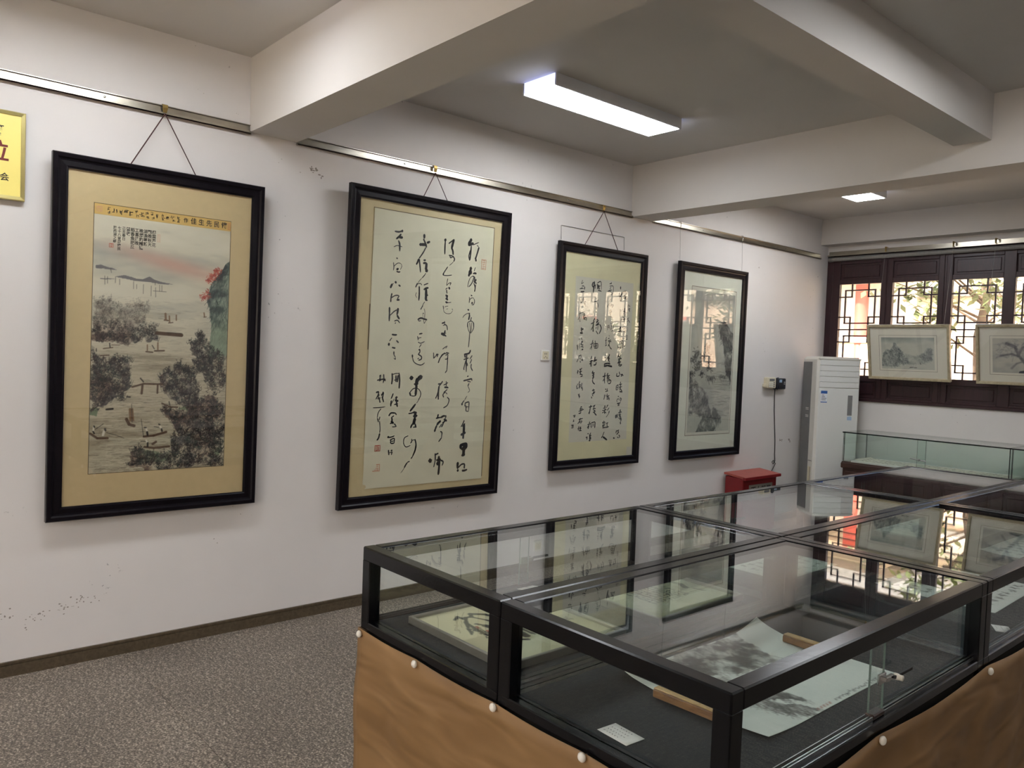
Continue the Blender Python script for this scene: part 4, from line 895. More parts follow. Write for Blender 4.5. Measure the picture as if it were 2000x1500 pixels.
root, Mi, w, h = picture('framed_landscape', (6.0993, .7414, 1.0427, 1.7346, .0057, .074), 'framed grey ink mountain scroll with pale mount, above the red box', 'picture')
for (hy, z1) in ((5.600, h), (6.554, h)):
    L = lambda x, y, z: tuple(Mi @ Vector((x, y, z)))
    MB().tube([L(WX + .008, hy, 2.815), L(WX + .026, hy, 2.812), L(WX + .027, hy, 2.775), L(WX + .020, hy, 2.765)], .004, 6).build('hook', M['chrome'], root)
    e = Mi @ Vector((0, hy, 0)); MB().tube([L(WX + .021, hy, 2.766), (e.x, h - .02, .002)], .0012, 5).build('wire', M['wire'], root)
flat('mount', -.46, .47, .06, 1.67, .009, .0142, M['mount_pale'], root)
flat('paper', -.325, .365, .205, 1.535, .0142, .0146, M['paper_white'], root)
outline('mount_line', -.325, .367, .204, 1.537, .0146, .004, M['line'], root)
def paint_scroll():
    c = Canvas(150, 294, (186, 184, 170), 4)
    X, Y = c.xx / c.w, c.yy / c.h
    c.wash((c.fbm(3, 8, 4) - .42) * 1.6, (140, 140, 134))
    c.wash(np.clip(.12 - Y, 0, 1) * 5, (150, 150, 146))
    for k in range(60):
        y = .5 + .4 * c.r.rand(); x = .45 + .5 * c.r.rand(); c.stroke([(x, y), (x + .1, y - .004), (x + .2, y + .003)], 1.0, (110, 108, 102), .5)
    for k, pl in enumerate(P4['rock']):
        m = c.inside(pl, .05); n2 = c.fbm(8, 18, 4); dk = (1.0, 1.0, .55, .8)[k]
        c.wash(m * np.clip(.3 + (n2 - .4) * 3.2, 0, .95) * dk, (70, 70, 70))
        c.dabs(pl, (320, 620, 60, 120)[k], [(50, 50, 52), (84, 84, 82), (160, 158, 148)], .06, 1.3, .7, .05, 1.3, .8)
    for p in P4['tree']:
        for k in range(26):
            x = p[0] + c.r.randn() * .035; y = p[1] + c.r.randn() * .012
            c.stroke([(x, y), (x + c.r.randn() * .02, y + c.r.randn() * .008)], 1.8, (58, 58, 58), .7)
    c.blur(1)
    return c.a
sheet('painting', -.300, .348, .233, 1.500, 150, 294, lambda x, y: .0150, M['pig'], root, paint_scroll())
sheet('torn_corner', .38, .455, .066, .135, 10, 10, lambda x, y: .0160 + .0025 * math.sin(30 * (x + y)), M['paper_white'], root)

# ---------------------------------------------------------------- pictures hanging in front of the window
def win_picture(x0, x1, label, painter):
    lam = -math.atan2(.11, .545)
    w_, h_ = x1 - x0, .555
    s, c = math.sin(-lam), math.cos(lam)
    # local x -> +X, local y -> up leaning to the room, local z -> room
    Mx = Matrix(((1, 0, 0, (x0 + x1) / 2), (0, -s, -c, 8.125), (0, c, -s, 1.508), (0, 0, 0, 1)))
    root = empty('hanging_picture', Mx, label, 'picture', 'pictures hanging before the window')
    pr = [(0, -.012), (0, .024), (.004, .028), (.022, .026), (.027, .016), (.027, -.012)]
    frame_bars(root, w_, h_, .027, .026, M['frame_lt'], pr)
    flat('backing_board', -w_ / 2 + .005, w_ / 2 - .005, .005, h_ - .005, .0003, .005, M['body'], root)
    flat('mount', -w_ / 2 + .02, w_ / 2 - .02, .02, h_ - .02, .005, .008, M['mount_white'], root)
    outline('mount_line', -w_ / 2 + .112, w_ / 2 - .118, .09, h_ - .105, .008, .0025, M['line'], root)
    sheet('painting', -w_ / 2 + .135, w_ / 2 - .142, .110, h_ - .128, 130, 82, lambda x, y: .0088, M['pig'], root, painter())
    MB().pane((-w_ / 2 + .02, .02, .0125), (w_ / 2 - .02, h_ - .02, .0145)).build('glass_pane', [M['glass'], M['edge_soft']], root)
    Mi = Mx.inverted()
    for xx in (x0 + .07, x1 - .07):
        e = Mi @ Vector((xx, 0, 0))
        MB().tube([tuple(Mi @ Vector((xx, FY - .062, 2.80))), (e.x, h_ - .12, -.001)], .0012, 5).build('wire', M['wire'], root)
        a = Mi @ Vector((xx, FY - .052, 2.80))
        MB().tube([tuple(Mi @ Vector((xx, FY - .016, 2.853))), tuple(Mi @ Vector((xx, FY - .062, 2.85))), tuple(Mi @ Vector((xx, FY - .062, 2.805)))], [.004, .010, .006], 8).build('hook', M['brass'], root)
def paint_hill():
    c = Canvas(130, 82, (196, 195, 182), 8)
    X, Y = c.xx / c.w, c.yy / c.h
    c.wash(np.clip(.16 - Y + .22 * (c.fbm(6, 3) - .4), 0, 1) * 4, (136, 142, 138))
    c.wash((c.fbm(4, 4) - .48) * 1.4, (166, 168, 158))
    for pl, n, al in (([(.0, .9), (.03, .5), (.10, .36), (.20, .44), (.30, .62), (.36, .8), (.3, .9)], 420, 1), ([(.16, .42), (.25, .16), (.33, .30), (.44, .56), (.52, .74), (.42, .86), (.34, .78), (.22, .46)], 420, 1), ([(.45, .5), (.6, .55), (.85, .72), (.8, .8), (.5, .85)], 60, .3), ([(.65, .52), (.72, .56), (.80, .46), (.86, .30), (.96, .33), (.95, .72), (.84, .78), (.74, .62)], 200, .75)):
        m = c.inside(pl, .05); n2 = c.fbm(12, 10)
        c.wash(m * .45 * al, (142, 146, 144)); c.wash(m * np.clip((n2 - .46) * 3, 0, .7) * al, (92, 98, 100))
        c.dabs(pl, n, [(66, 72, 76), (104, 110, 110), (186, 186, 176)], .045, 1.0, .55 * al + .1, .03, 1.1, .6)
    c.blur(1)
    c.stroke([(.54, .93), (.60, .92)], 2, (66, 62, 60), .7); c.stroke([(.62, .93), (.66, .93)], 2, (66, 62, 60), .7); c.stroke([(.73, .78), (.74, .82)], 2, (70, 66, 66), .7)
    return c.a
def paint_tree():
    c = Canvas(130, 82, (194, 190, 178), 9)
    c.wash((c.fbm(4, 4) - .45) * 1.5, (150, 148, 146))
    for q in range(3):
        jt = lambda pts: [(x + c.r.randn() * .008, y + c.r.randn() * .01) for x, y in pts]
        c.stroke(jt([(.62, .95), (.53, .75), (.41, .50), (.36, .24), (.22, .16)]), 6 - q, (104, 102, 106), .7)
        c.stroke(jt([(.41, .50), (.30, .44), (.12, .50)]), 3.5, (100, 98, 102), .6); c.stroke(jt([(.40, .46), (.48, .25), (.62, .12)]), 4.5, (112, 110, 114), .6)
        c.stroke(jt([(.53, .75), (.66, .5), (.85, .35)]), 4, (116, 114, 116), .6); c.stroke(jt([(.48, .65), (.38, .72), (.30, .86)]), 3, (128, 126, 126), .5)
    c.dabs([(.10, .10), (.60, .05), (.95, .2), (.95, .6), (.6, .62), (.35, .55), (.08, .55)], 420, [(108, 106, 112), (150, 146, 148), (176, 172, 170)], .07, 1.3, .5, .06, 2.8, .9)
    c.blur(2)
    c.stroke([(.44, .97), (.56, .93), (.8, .95)], 7, (54, 58, 68), .85)
    return c.a
win_picture(-3.722, -2.94, 'pale-framed ink mountain landscape hanging before the second lattice window', paint_hill)
win_picture(-2.715, -1.93, 'pale-framed ink tree painting hanging before the fourth lattice window', paint_tree)
# ---------------------------------------------------------------- ceiling lamps
def lamp(x, y0, label, first=[None]):
    root = empty('ceiling_lamp', T(x, y0, CZ), label, 'lamp', 'flat ceiling panel lamps')
    w_, L = .28, 1.13
    MB().box((-w_ / 2, 0, -.068), (-w_ / 2 + .012, L, 0)).box((w_ / 2 - .012, 0, -.068), (w_ / 2, L, 0)).box((-w_ / 2 + .012, .012, -.06), (w_ / 2 - .012, L - .012, -.04)).build('housing', M['lamp_side'], root)
    MB().box((-w_ / 2 + .012, .004, -.0695), (w_ / 2 - .012, L - .004, -.0605), bev=.003).build('diffuser', M['lamp'], root)
    for a in (0, L - .006):
        MB().box((-w_ / 2 + .012, a, -.060), (w_ / 2 - .012, a + .006, 0)).build('end_cap', M['lamp_end'], root)
lamp(-3.37, 3.06, 'lit panel lamp in the middle ceiling bay, above the calligraphy')
lamp(-3.31, 5.93, 'lit panel lamp in the far ceiling bay near the windows')
lamp(-3.37, .20, 'lit panel lamp in the near ceiling bay above the river landscape')
lamp(-3.37, -2.66, 'unseen panel lamp added behind the viewer on the wall side for fill light')  # added lamp, never in view, lifts the room's fill light
lamp(-.90, 3.06, 'lit panel lamp in the middle ceiling bay right of the cross beam')
lamp(.90, 5.40, 'lit panel lamp in the far ceiling bay on the right')
lamp(-.90, -2.66, 'unseen panel lamp added behind the viewer on the right for fill light')  # second unseen lamp added for fill from behind

# ---------------------------------------------------------------- gold plaque
pl = empty('wall_plaque', pic_matrix(WX + .004, .40, 2.226, 0), 'gold framed yellow plaque with red lettering at the left edge', 'plaque')
frame_bars(pl, .60, .402, .018, .026, M['gold'], [(0, 0), (0, .020), (.004, .026), (.018, .024), (.018, .001)])
flat('face', -.284, .284, .016, .386, .001, .020, M['gold_face'], pl)
text('管', .052, M['plaque_ink'], pl, 'lettering', .190, .305, .0206)
text('位', .098, M['plaque_red'], pl, 'lettering', .188, .208, .0206)
text('协会', .038, M['plaque_ink'], pl, 'lettering', .200, .098, .0206)
MB().tube([(0, .40, .01), (.0, .50, .004), (0, .562, .014)], .002, 5).build('cord', M['cord'], pl)
MB().box((-.012, .55, .002), (.012, .585, .010), bev=.002).build('hook', M['brass'], pl)

# ---------------------------------------------------------------- wire on the wall above the yellow picture
MB().tube([(WX + .005, 4.182, 2.49), (WX + .005, 4.176, 2.592), (WX + .005, 4.182, 2.594), (WX + .005, 4.885, 2.594), (WX + .005, 4.891, 2.592), (WX + .005, 4.897, 2.49)], .0022, 6).build('wall_wire', M['wire'], None, 'thin grey wire outlining a rectangle above the yellow-mounted calligraphy', 'wire')

# ---------------------------------------------------------------- wall socket
so = empty('wall_socket', pic_matrix(WX, 4.063, 1.572, 0), 'white wall socket between the two calligraphy pictures', 'socket')
flat('face_plate', -.045, .045, 0, .080, 0, .009, M['white_pl'], so, .003)
flat('insert', -.032, .032, .010, .070, .009, .0105, M['cream_pl'], so, .001)
mb = MB()
for (a, b, c, e) in ((-.010, .052, .004, .012), (.006, .052, .004, .012), (-.002, .030, .004, .010), (-.016, .022, .004, .010), (.012, .022, .004, .010)):
    mb.box((a, b - e / 2, .0105), (a + c, b + e / 2, .0112))
mb.build('socket_slots', M['cable'], so)

# ---------------------------------------------------------------- the two small wall units and the cable
ph = empty('wall_keypad', pic_matrix(WX, 7.150, 1.372, 0), 'cream keypad unit on the wall, left of the black one', 'keypad')
flat('body', -.078, .078, 0, .110, 0, .050, M['cream_pl'], ph, .008)
flat('foot', -.095, -.060, .012, .045, .0, .042, M['cream_pl'], ph, .004)
flat('display', -.045, .045, .072, .096, .050, .0515, M['disp'], ph)
for i in range(4):
    for j in range(3):
        flat('key', -.052 + i * .027, -.034 + i * .027, .012 + j * .019, .025 + j * .019, .050, .053, M['white_pl'] if i < 3 else M['disp'], ph, .001)
pb = empty('wall_telephone', pic_matrix(WX, 7.338, 1.362, 0), 'black telephone unit on the wall right of the cream keypad', 'telephone')
flat('body', -.098, .104, 0, .112, 0, .036, M['black_pl'], pb, .010)
MB().tube([(-.088, .004, .046), (-.088, .022, .056), (-.088, .060, .058), (-.088, .098, .056), (-.088, .116, .046)], [.013, .016, .011, .016, .013], 10).build('handset', M['black_pl'], pb)
flat('display', -.028, .022, .070, .098, .036, .038, M['blue_pale'], pb, .001)
for i in range(3):
    for j in range(4):
        flat('key', -.026 + i * .018, -.014 + i * .018, .010 + j * .014, .019 + j * .014, .036, .039, M['cable'], pb, .001)
for i in range(2): flat('indicator', .060, .080, .052 + i * .018, .058 + i * .018, .036, .0375, M['white_pl'], pb)
MB().tube([(WX + .02, 7.26, 1.364), (WX + .012, 7.272, 1.30), (WX + .006, 7.29, 1.15), (WX + .005, 7.31, 1.02), (WX + .006, 7.335, .84), (WX + .005, 7.342, .70), (WX + .010, 7.345, .625), (WX + .016, 7.30, .60), (WX + .014, 7.28, .62), (WX + .012, 7.31, .635), (WX + .014, 7.35, .60), (WX + .02, 7.31, .57), (WX + .012, 7.28, .52), (WX + .006, 7.27, .30), (WX + .006, 7.27, .072)], .004, 6).build('telephone_cable', M['cable'], None, 'thin dark cable hanging down from the wall telephones to the floor', 'cable')

# ---------------------------------------------------------------- red fire box
fb = empty('fire_box', T(WX + .02, 6.74, 0), 'red metal fire extinguisher box with pinkish lid on the floor below the mountain scroll', 'box')
MB().box((.005, -.29, .02), (.20, .29, .545), bev=.006).build('body', M['red'], fb)
MB().add([(0, -.305, .560), (.235, -.305, .535), (.235, .305, .535), (0, .305, .560), (0, -.305, .578), (.235, -.305, .553), (.235, .305, .553), (0, .305, .578)], [(0, 3, 2, 1), (4, 5, 6, 7), (0, 1, 5, 4), (1, 2, 6, 5), (2, 3, 7, 6), (3, 0, 4, 7)]).build('lid', M['red_lid'], fb)
MB().box((.205, -.31, .525), (.238, .31, .553), bev=.003).build('lid_lip', M['red'], fb)
pt = MB().box((.200, -.19, .34), (.206, .21, .47), bev=.001).build('name_plate', M['grey_plate'], fb)
tx = text('灭火器箱', .088, M['cable'], pt, 'lettering', 0, 0, 0, 1.0)
tx.matrix_local = Matrix(((0, 0, 1, .2066), (1, 0, 0, .01), (0, 1, 0, .405), (0, 0, 0, 1)))
for s in (-.26, .26): MB().box((.02, s - .03, 0), (.18, s + .03, .02)).build('foot', M['red'], fb)

# ---------------------------------------------------------------- floor-standing air conditioner
TH = math.radians(55)
Wd, Dp, Ht = .465, .30, 1.712
Mx = Matrix(((math.cos(TH), -math.sin(TH), 0, -4.015), (math.sin(TH), math.cos(TH), 0, 7.605), (0, 0, 1, 0), (0, 0, 0, 1)))
ac = empty('air_conditioner', Mx, 'tall white floor-standing air conditioner in the corner beside the window', 'air conditioner')
# local: x along the front (left to right), y into the corner, z up
MB().prism([(0, .02), (.02, 0), (Wd - .02, 0), (Wd, .02), (Wd, Dp), (0, Dp)], .04, Ht - .03).build('cabinet', M['ac_side'], ac)
MB().add([(0, .02, Ht - .03), (.02, 0, Ht - .03), (Wd - .02, 0, Ht - .03), (Wd, .02, Ht - .03), (Wd, Dp, Ht - .03), (0, Dp, Ht - .03), (.02, .03, Ht), (.03, .008, Ht), (Wd - .03, .008, Ht), (Wd - .02, .03, Ht), (Wd - .02, Dp - .02, Ht), (.02, Dp - .02, Ht)], [(0, 1, 7, 6), (1, 2, 8, 7), (2, 3, 9, 8), (3, 4, 10, 9), (4, 5, 11, 10), (5, 0, 6, 11), (6, 7, 8, 9, 10, 11)]).build('top_cover', M['ac_side'], ac)
MB().box((.0, .02, 0), (Wd, Dp, .04)).build('plinth', M['gap'], ac)
fp = MB().box((.018, -.012, .30), (Wd - .018, .0, 1.392), bev=.006).build('front_panel', M['ac'], ac)
MB().box((.018, -.012, .06), (Wd - .018, .0, .294), bev=.006).build('lower_panel', M['ac'], ac)
for k in range(5):
    MB().box((.020, -.012, 1.398 + k * .0565), (Wd - .020, -.002, 1.398 + k * .0565 + .0535), bev=.004).build('louvre', M['ac'], ac)
MB().box((.006, -.010, 1.682), (Wd - .006, 0.002, 1.700), bev=.003).build('head_strip', M['ac_side'], ac)
MB().box((-.006, .115, .05), (0, Dp - .005, 1.655), bev=.002).build('side_grey_panel', M['ac_grey'], ac)
MB().box((-.004, .03, .64), (0, .105, .644)).build('side_seam', M['gap'], ac)
MB().box((-.004, .050, .12), (0, .100, .58)).build('side_grille', M['cream_pl'], ac)
MB().box((-.006, .050, .12), (-.004, .054, .58)).build('side_grille_gap', M['gap'], ac)
for z in (1.16, 1.175, 1.10, 1.085): MB().box((-.008, .14, z), (-.006, .20, z + .005)).build('side_mark', M['white_pl'], ac)
lb = MB().box((.040, -.0128, 1.245), (.108, -.0118, 1.365)).build('energy_label', M['label'], fp)
for z0, z1 in ((1.336, 1.365), (1.245, 1.254)): MB().box((.040, -.0134, z0), (.108, -.0127, z1)).build('label_band', M['blue'], fp)
mb = MB()
for k, (a, b) in enumerate(((.050, .075), (.050, .084), (.048, .100), (.048, .094))): mb.box((a, -.0134, 1.318 - k * .016), (b, -.0127, 1.323 - k * .016))
mb.build('label_print', M['cable'], fp)
MB().box((.330, -.0140, 1.12), (.380, -.0115, 1.325), bev=.001).build('display_window', M['disp'], fp)
MB().prism([(.352, 0), (.400, 0), (.400, .032), (.388, .040), (.352, .036)], 0, .0008).build('sticker', M['blue_pale'], fp).matrix_local = Matrix(((1, 0, 0, -.020), (0, 0, -1, -.0119), (0, 1, 0, 1.072), (0, 0, 0, 1)))

# ---------------------------------------------------------------- wooden vitrines under the window
def vitrine(x0, x1, label, sheetlabel, key):
    root = empty('vitrine', T(x0, 7.60, 0), label, 'showcase', 'glass-topped vitrines under the window')
    L, Dv = x1 - x0, .52
    zd, zt = .672, .977
    MB().box((.01, .01, 0), (L - .01, Dv, .62)).build('cabinet_body', M['vit_wood'], root)
    MB().box((-.006, -.01, .62), (L + .0, Dv + .0, zd), bev=.006).build('deck_board', M['vit_wood'], root)
    n = 3
    for k in range(n):
        a, b = .03 + k * (L - .06) / n, .03 + (k + 1) * (L - .06) / n
        dr = MB().box((a + .008, -.006, .06), (b - .008, .01, .59), bev=.004).build('door', M['vit_wood'], root)
        MB().box((a + .05, -.010, .11), (b - .05, -.005, .54), bev=.004).build('door_panel', M['vit_wood'], dr)
        MB().lathe([(.009, 0), (.011, .008), (.007, .014)], 10).build('knob', M['brass'], dr).matrix_local = Matrix.Translation((b - .03, -.006, .34)) @ Matrix.Rotation(math.pi / 2, 4, 'X')
    g = .008
    gm = [M['glass_vit'], M['edge_dark']]
    MB().pane((-.003, -.004, zt - .012), (L, Dv, zt)).build('glass_top', gm, root)
    half = L / 2
    MB().pane((.004, .004, zd), (half + .05, .004 + g, zt - .012)).build('front_glass', gm, root)
    MB().pane((half - .03, .016, zd), (L - .004, .016 + g, zt - .012)).build('front_glass', gm, root)
    MB().pane((.002, .026, zd), (.002 + g, Dv - .012, zt - .012)).build('side_glass', gm, root)
    MB().pane((L - .002 - g, .026, zd), (L - .002, Dv - .012, zt - .012)).build('side_glass', gm, root)
    MB().pane((.002, Dv - .010, zd), (L - .002, Dv - .002, zt - .012)).build('back_glass', gm, root)
    MB().box((0, .0, zd), (L, .028, zd + .010)).build('glass_track', M['vit_wood'], root)
    lk = MB().tube([(half - .08, -.004, zd + .118), (half + .06, -.004, zd + .105)], .005, 8).build('lock_bar', M['alu'], root)
    MB().lathe([(.011, 0), (.011, .02), (.008, .024)], 12).build('lock_cylinder', M['alu'], lk).matrix_local = Matrix.Translation((half, .002, zd + .112)) @ Matrix.Rotation(math.pi / 2, 4, 'X')
    MB().box((.008, .008, zd), (.055, .04, zd + .014), bev=.003).build('corner_stop', M['vit_wood'], root)
    MB().box((.07, .045, zd), (L - .04, Dv - .03, zd + .022), bev=.002).build('display_board', M['white_pl'], root)
    # long written sheet lying inside
    rnd = random.Random(key)
    Ls = L - .16
    def zf(x, y): return .0016 + .0012 * math.sin(7 * x) * math.sin(9 * y) + (.014 * max(0, 1 - x / .10) ** 2)
    sr = empty('written_scroll', T(x0 + .09, 7.66, zd + .0225), sheetlabel, 'scroll', 'written scrolls in the vitrines')
    sheet('paper', 0, Ls, 0, .37, 50, 14, zf, M['paper_white'], sr, thick=.0006)
    st = []
    for i in range(int(Ls / .05)):
        for j in range(5):
            if rnd.random() < .8:
                cx, cy, sz = .06 + i * .05 + rnd.uniform(-.008, .008), .06 + j * .065 + rnd.uniform(-.01, .01), .036
                if cx > Ls - .03: continue
                for k in range(3):
                    a = rnd.uniform(0, 3.14); l_ = sz * rnd.uniform(.3, .5)
                    st.append('%.1f %.1f %.1f %.1f %.1f' % (rnd.uniform(4, 8), (cx - math.cos(a) * l_) * 1000, (cy - math.sin(a) * l_) * 1000, (cx + math.cos(a) * l_) * 1000, (cy + math.sin(a) * l_) * 1000))
    ribbons(';'.join(st), lambda x, y: zf(x, y) + .0008, rnd).build('brush_writing', M['ink_dk'], sr, kind='stuff')
vitrine(-3.715, -2.255, 'dark wooden vitrine with green glass top nearest the air conditioner', 'long white written scroll lying in the vitrine beside the air conditioner', 21)
vitrine(-2.245, -.785, 'dark wooden vitrine with green glass top at the right edge under the window', 'long white written scroll lying in the rightmost vitrine', 22)

# ---------------------------------------------------------------- black steel display cases, two by three
CX = [(-2.450, -1.691), (-1.687, -.925)]
CY = [(1.460, 2.974), (2.978, 4.518), (4.522, 6.030)]
ZB, ZDK, ZT = .605, .635, .900
PW, RH = .048, .050
def case(ix, iy, label, lock_left, lock_right):
    (x0, x1), (y0, y1) = CX[ix], CY[iy]
    root = empty('display_case', T(x0, y0, 0), label, 'display case', 'black steel display cases')
    w_, L = x1 - x0, y1 - y0
    MB().box((.02, .02, 0), (w_ - .02, L - .02, ZB)).build('cabinet_body', M['body'], root)
    for (a, b) in ((0, 0), (w_ - PW, 0), (0, L - PW), (w_ - PW, L - PW)):
        MB().box((a, b, ZDK - .005), (a + PW, b + PW, ZT - RH + .004), bev=.003).build('post', M['black'], root)
    for (a, b, c, e) in ((0, 0, w_, PW), (0, L - PW, w_, L)):
        MB().box((a, b, ZT - RH), (c, e, ZT), bev=.004).build('top_rail', M['black'], root)
        MB().box((a, b, ZB), (c, e, ZDK), bev=.003).build('bottom_rail', M['black'], root)
    for (a, b, c, e) in ((0, PW - .002, PW, L - PW + .002), (w_ - PW, PW - .002, w_, L - PW + .002)):
        MB().box((a, b, ZT - RH), (c, e, ZT), bev=.004).build('top_rail', M['black'], root)
        MB().box((a, b, ZB), (c, e, ZDK), bev=.003).build('bottom_rail', M['black'], root)
    MB().box((PW - .004, PW - .004, ZB + .004), (w_ - PW + .004, L - PW + .004, ZDK)).build('case_floor', M['deck'], root)
    gm = [M['glass_case'], M['edge_soft']]
    MB().pane((PW - .006, PW - .006, ZT - .010), (w_ - PW + .006, L - PW + .006, ZT - .003)).build('top_glass', gm, root)
    MB().pane((PW - .006, .026, ZDK), (w_ - PW + .006, .032, ZT - RH)).build('end_glass', gm, root)
    MB().pane((PW - .006, L - .032, ZDK), (w_ - PW + .006, L - .026, ZT - RH)).build('end_glass', gm, root)
    mid = L / 2
    for s, lockd in ((0, lock_left), (1, lock_right)):
        X = (lambda v: v) if s == 0 else (lambda v: w_ - v)
        if s != ix:
            MB().pane((X(.020), PW - .004, ZDK), (X(.026), L - PW + .004, ZT - RH)).build('inner_glass', gm, root); continue
        MB().pane((X(.018), PW - .004, ZDK + .004), (X(.024), mid + .03, ZT - RH)).build('sliding_glass', gm, root)
        MB().pane((X(.029), mid - .03, ZDK + .004), (X(.035), L - PW + .004, ZT - RH)).build('sliding_glass', gm, root)
        MB().box((X(.015), PW, ZDK), (X(.017), L - PW, ZDK + .010)).box((X(.025), PW, ZDK), (X(.028), L - PW, ZDK + .008)).box((X(.036), PW, ZDK), (X(.038), L - PW, ZDK + .010)).build('glass_track', M['alu'] if s else M['body'], root)
        if lockd:
            sg = 1 if s else -1
            br = MB().box((X(.012), mid - .012, ZDK + .092), (X(.020), mid + .030, ZDK + .122), bev=.002).box((X(.002), mid + .012, ZDK + .098), (X(.014), mid + .060, ZDK + .112), bev=.002).build('lock_bracket', M['chrome'], root)
            MB().lathe([(.007, 0), (.0095, .002), (.0095, .013), (.008, .015), (.008, .026)], 14).build('lock_cylinder', M['pin'] if s else M['chrome'], br).matrix_local = Matrix.Translation((X(.008), mid + .066, ZDK + .104)) @ Matrix.Rotation(sg * math.pi / 2, 4, 'Y')
            MB().box((X(-.004), mid + .05, ZDK + .101), (X(.002), mid + .165, ZDK + .110), bev=.001).build('lock_bar', M['cable'], br)
        MB().box((X(.013), mid - .035, ZDK), (X(.040), mid + .035, ZDK + .014), bev=.003).build('track_stop', M['vit_wood'], root)
    return root
names = [['black steel display case holding two silver-framed pictures, nearest the white wall', 'black steel display case at the middle of the wall-side row', 'black steel display case at the far end of the wall-side row'],
         ['nearest black steel display case with the unrolled scroll and two paperweights', 'black steel display case behind the one with the unrolled scroll', 'black steel display case at the far end of the right row']]
for ix in range(2):
    for iy in range(3):
        case(ix, iy, names[ix][iy], ix == 0, ix == 1)

# ---------------------------------------------------------------- brown cloth round the cases, white pins
def skirt():
    x0, x1, y0, y1 = CX[0][0] - .006, CX[1][1] + .006, CY[0][0] - .006, CY[2][1] - .01
    path = []
    for k in range(60): path.append((x0, y1 + (y0 - y1) * k / 60, 1.0 * (y1 - y0) * k / 60, 0))
    L1 = y1 - y0
    for k in range(50): path.append((x0 + (x1 - x0) * k / 50, y0, L1 + (x1 - x0) * k / 50, 1))
    L2 = L1 + x1 - x0
    for k in range(111): path.append((x1, y0 + (y1 - y0) * k / 110, L2 + (y1 - y0) * k / 110, 2))
    nz = 16; vs = []
    pins_f = [L1 + .02, L1 + .365, L1 + .763, L1 + 1.115, L1 + 1.515]
    pins_r = [L2 + .02, L2 + .72, L2 + 1.545, L2 + 2.3, L2 + 3.1, L2 + 3.9]
    pins = sorted(pins_f + pins_r)
    for (x, y, s, side) in path:
        near = [p for p in pins]
        a = max([p for p in near if p <= s], default=0); b = min([p for p in near if p > s], default=s + 1)
        t = (s - a) / max(b - a, 1e-3); sag = math.sin(math.pi * t) * (.006 if side == 1 else .020 if side == 2 else .01)
        for j in range(nz):
            v = j / (nz - 1); z = (.607 - sag) * (1 - v) + .004 * v
            amp = .010 * min(1, v * 3 + .06)
            f = amp * (math.sin(s * 9 + 2.2 * v) * .6 + math.sin(s * 23 + 5 * v) * .3 + math.sin(s * 5 + 9 * v) * .5) + amp * .9
            if side == 0: vs.append((x - f, y, z))
            elif side == 1: vs.append((x, y - f, z))
            else: vs.append((x + f, y, z))
    mb = MB(); n = len(path)
    mb.add(vs, [(i * nz + j, i * nz + j + 1, (i + 1) * nz + j + 1, (i + 1) * nz + j) for i in range(n - 1) for j in range(nz - 1)], 0, True)
    o = mb.build('cloth_skirt', M['cloth'], None, 'brown cloth skirt pinned round the base of the display cases', 'cloth')
    sm = o.modifiers.new('thickness', 'SOLIDIFY'); sm.thickness = .0015; sm.offset = 1
skirt()
pin_me = MB().lathe([(.004, -.012), (.0045, 0), (.010, .001), (.0125, .005), (.0125, .009), (.009, .013), (.004, .015)], 14).mesh('pushpin'); pin_me.materials.append(M['pin'])
def pin(p, ax, label):
    o = bpy.data.objects.new('pushpin', pin_me); COL.objects.link(o)
    R = Matrix.Rotation(math.pi / 2, 4, 'X') if ax == 'y' else Matrix.Rotation(math.pi / 2, 4, 'Y')
    o.matrix_world = Matrix.Translation(p) @ R
    tag(o, label, 'pushpin', 'white pushpins holding the brown cloth')
pf = CY[0][0] - .009
pin((-2.433, pf, .590), 'y', 'white pushpin at the far left corner of the brown cloth')
pin((-2.084, pf, .594), 'y', 'white pushpin midway below the case with silver-framed pictures')
pin((-1.686, pf, .597), 'y', 'white pushpin below the joint of the two near cases')
pin((-1.335, pf, .598), 'y', 'white pushpin below the white label card in the nearest case')
pr_ = CX[1][1] + .009
pin((pr_, 2.18, .592), 'x', 'white pushpin on the right side below the case lock')
pin((pr_, 3.004, .588), 'x', 'white pushpin on the right side where two cases meet')

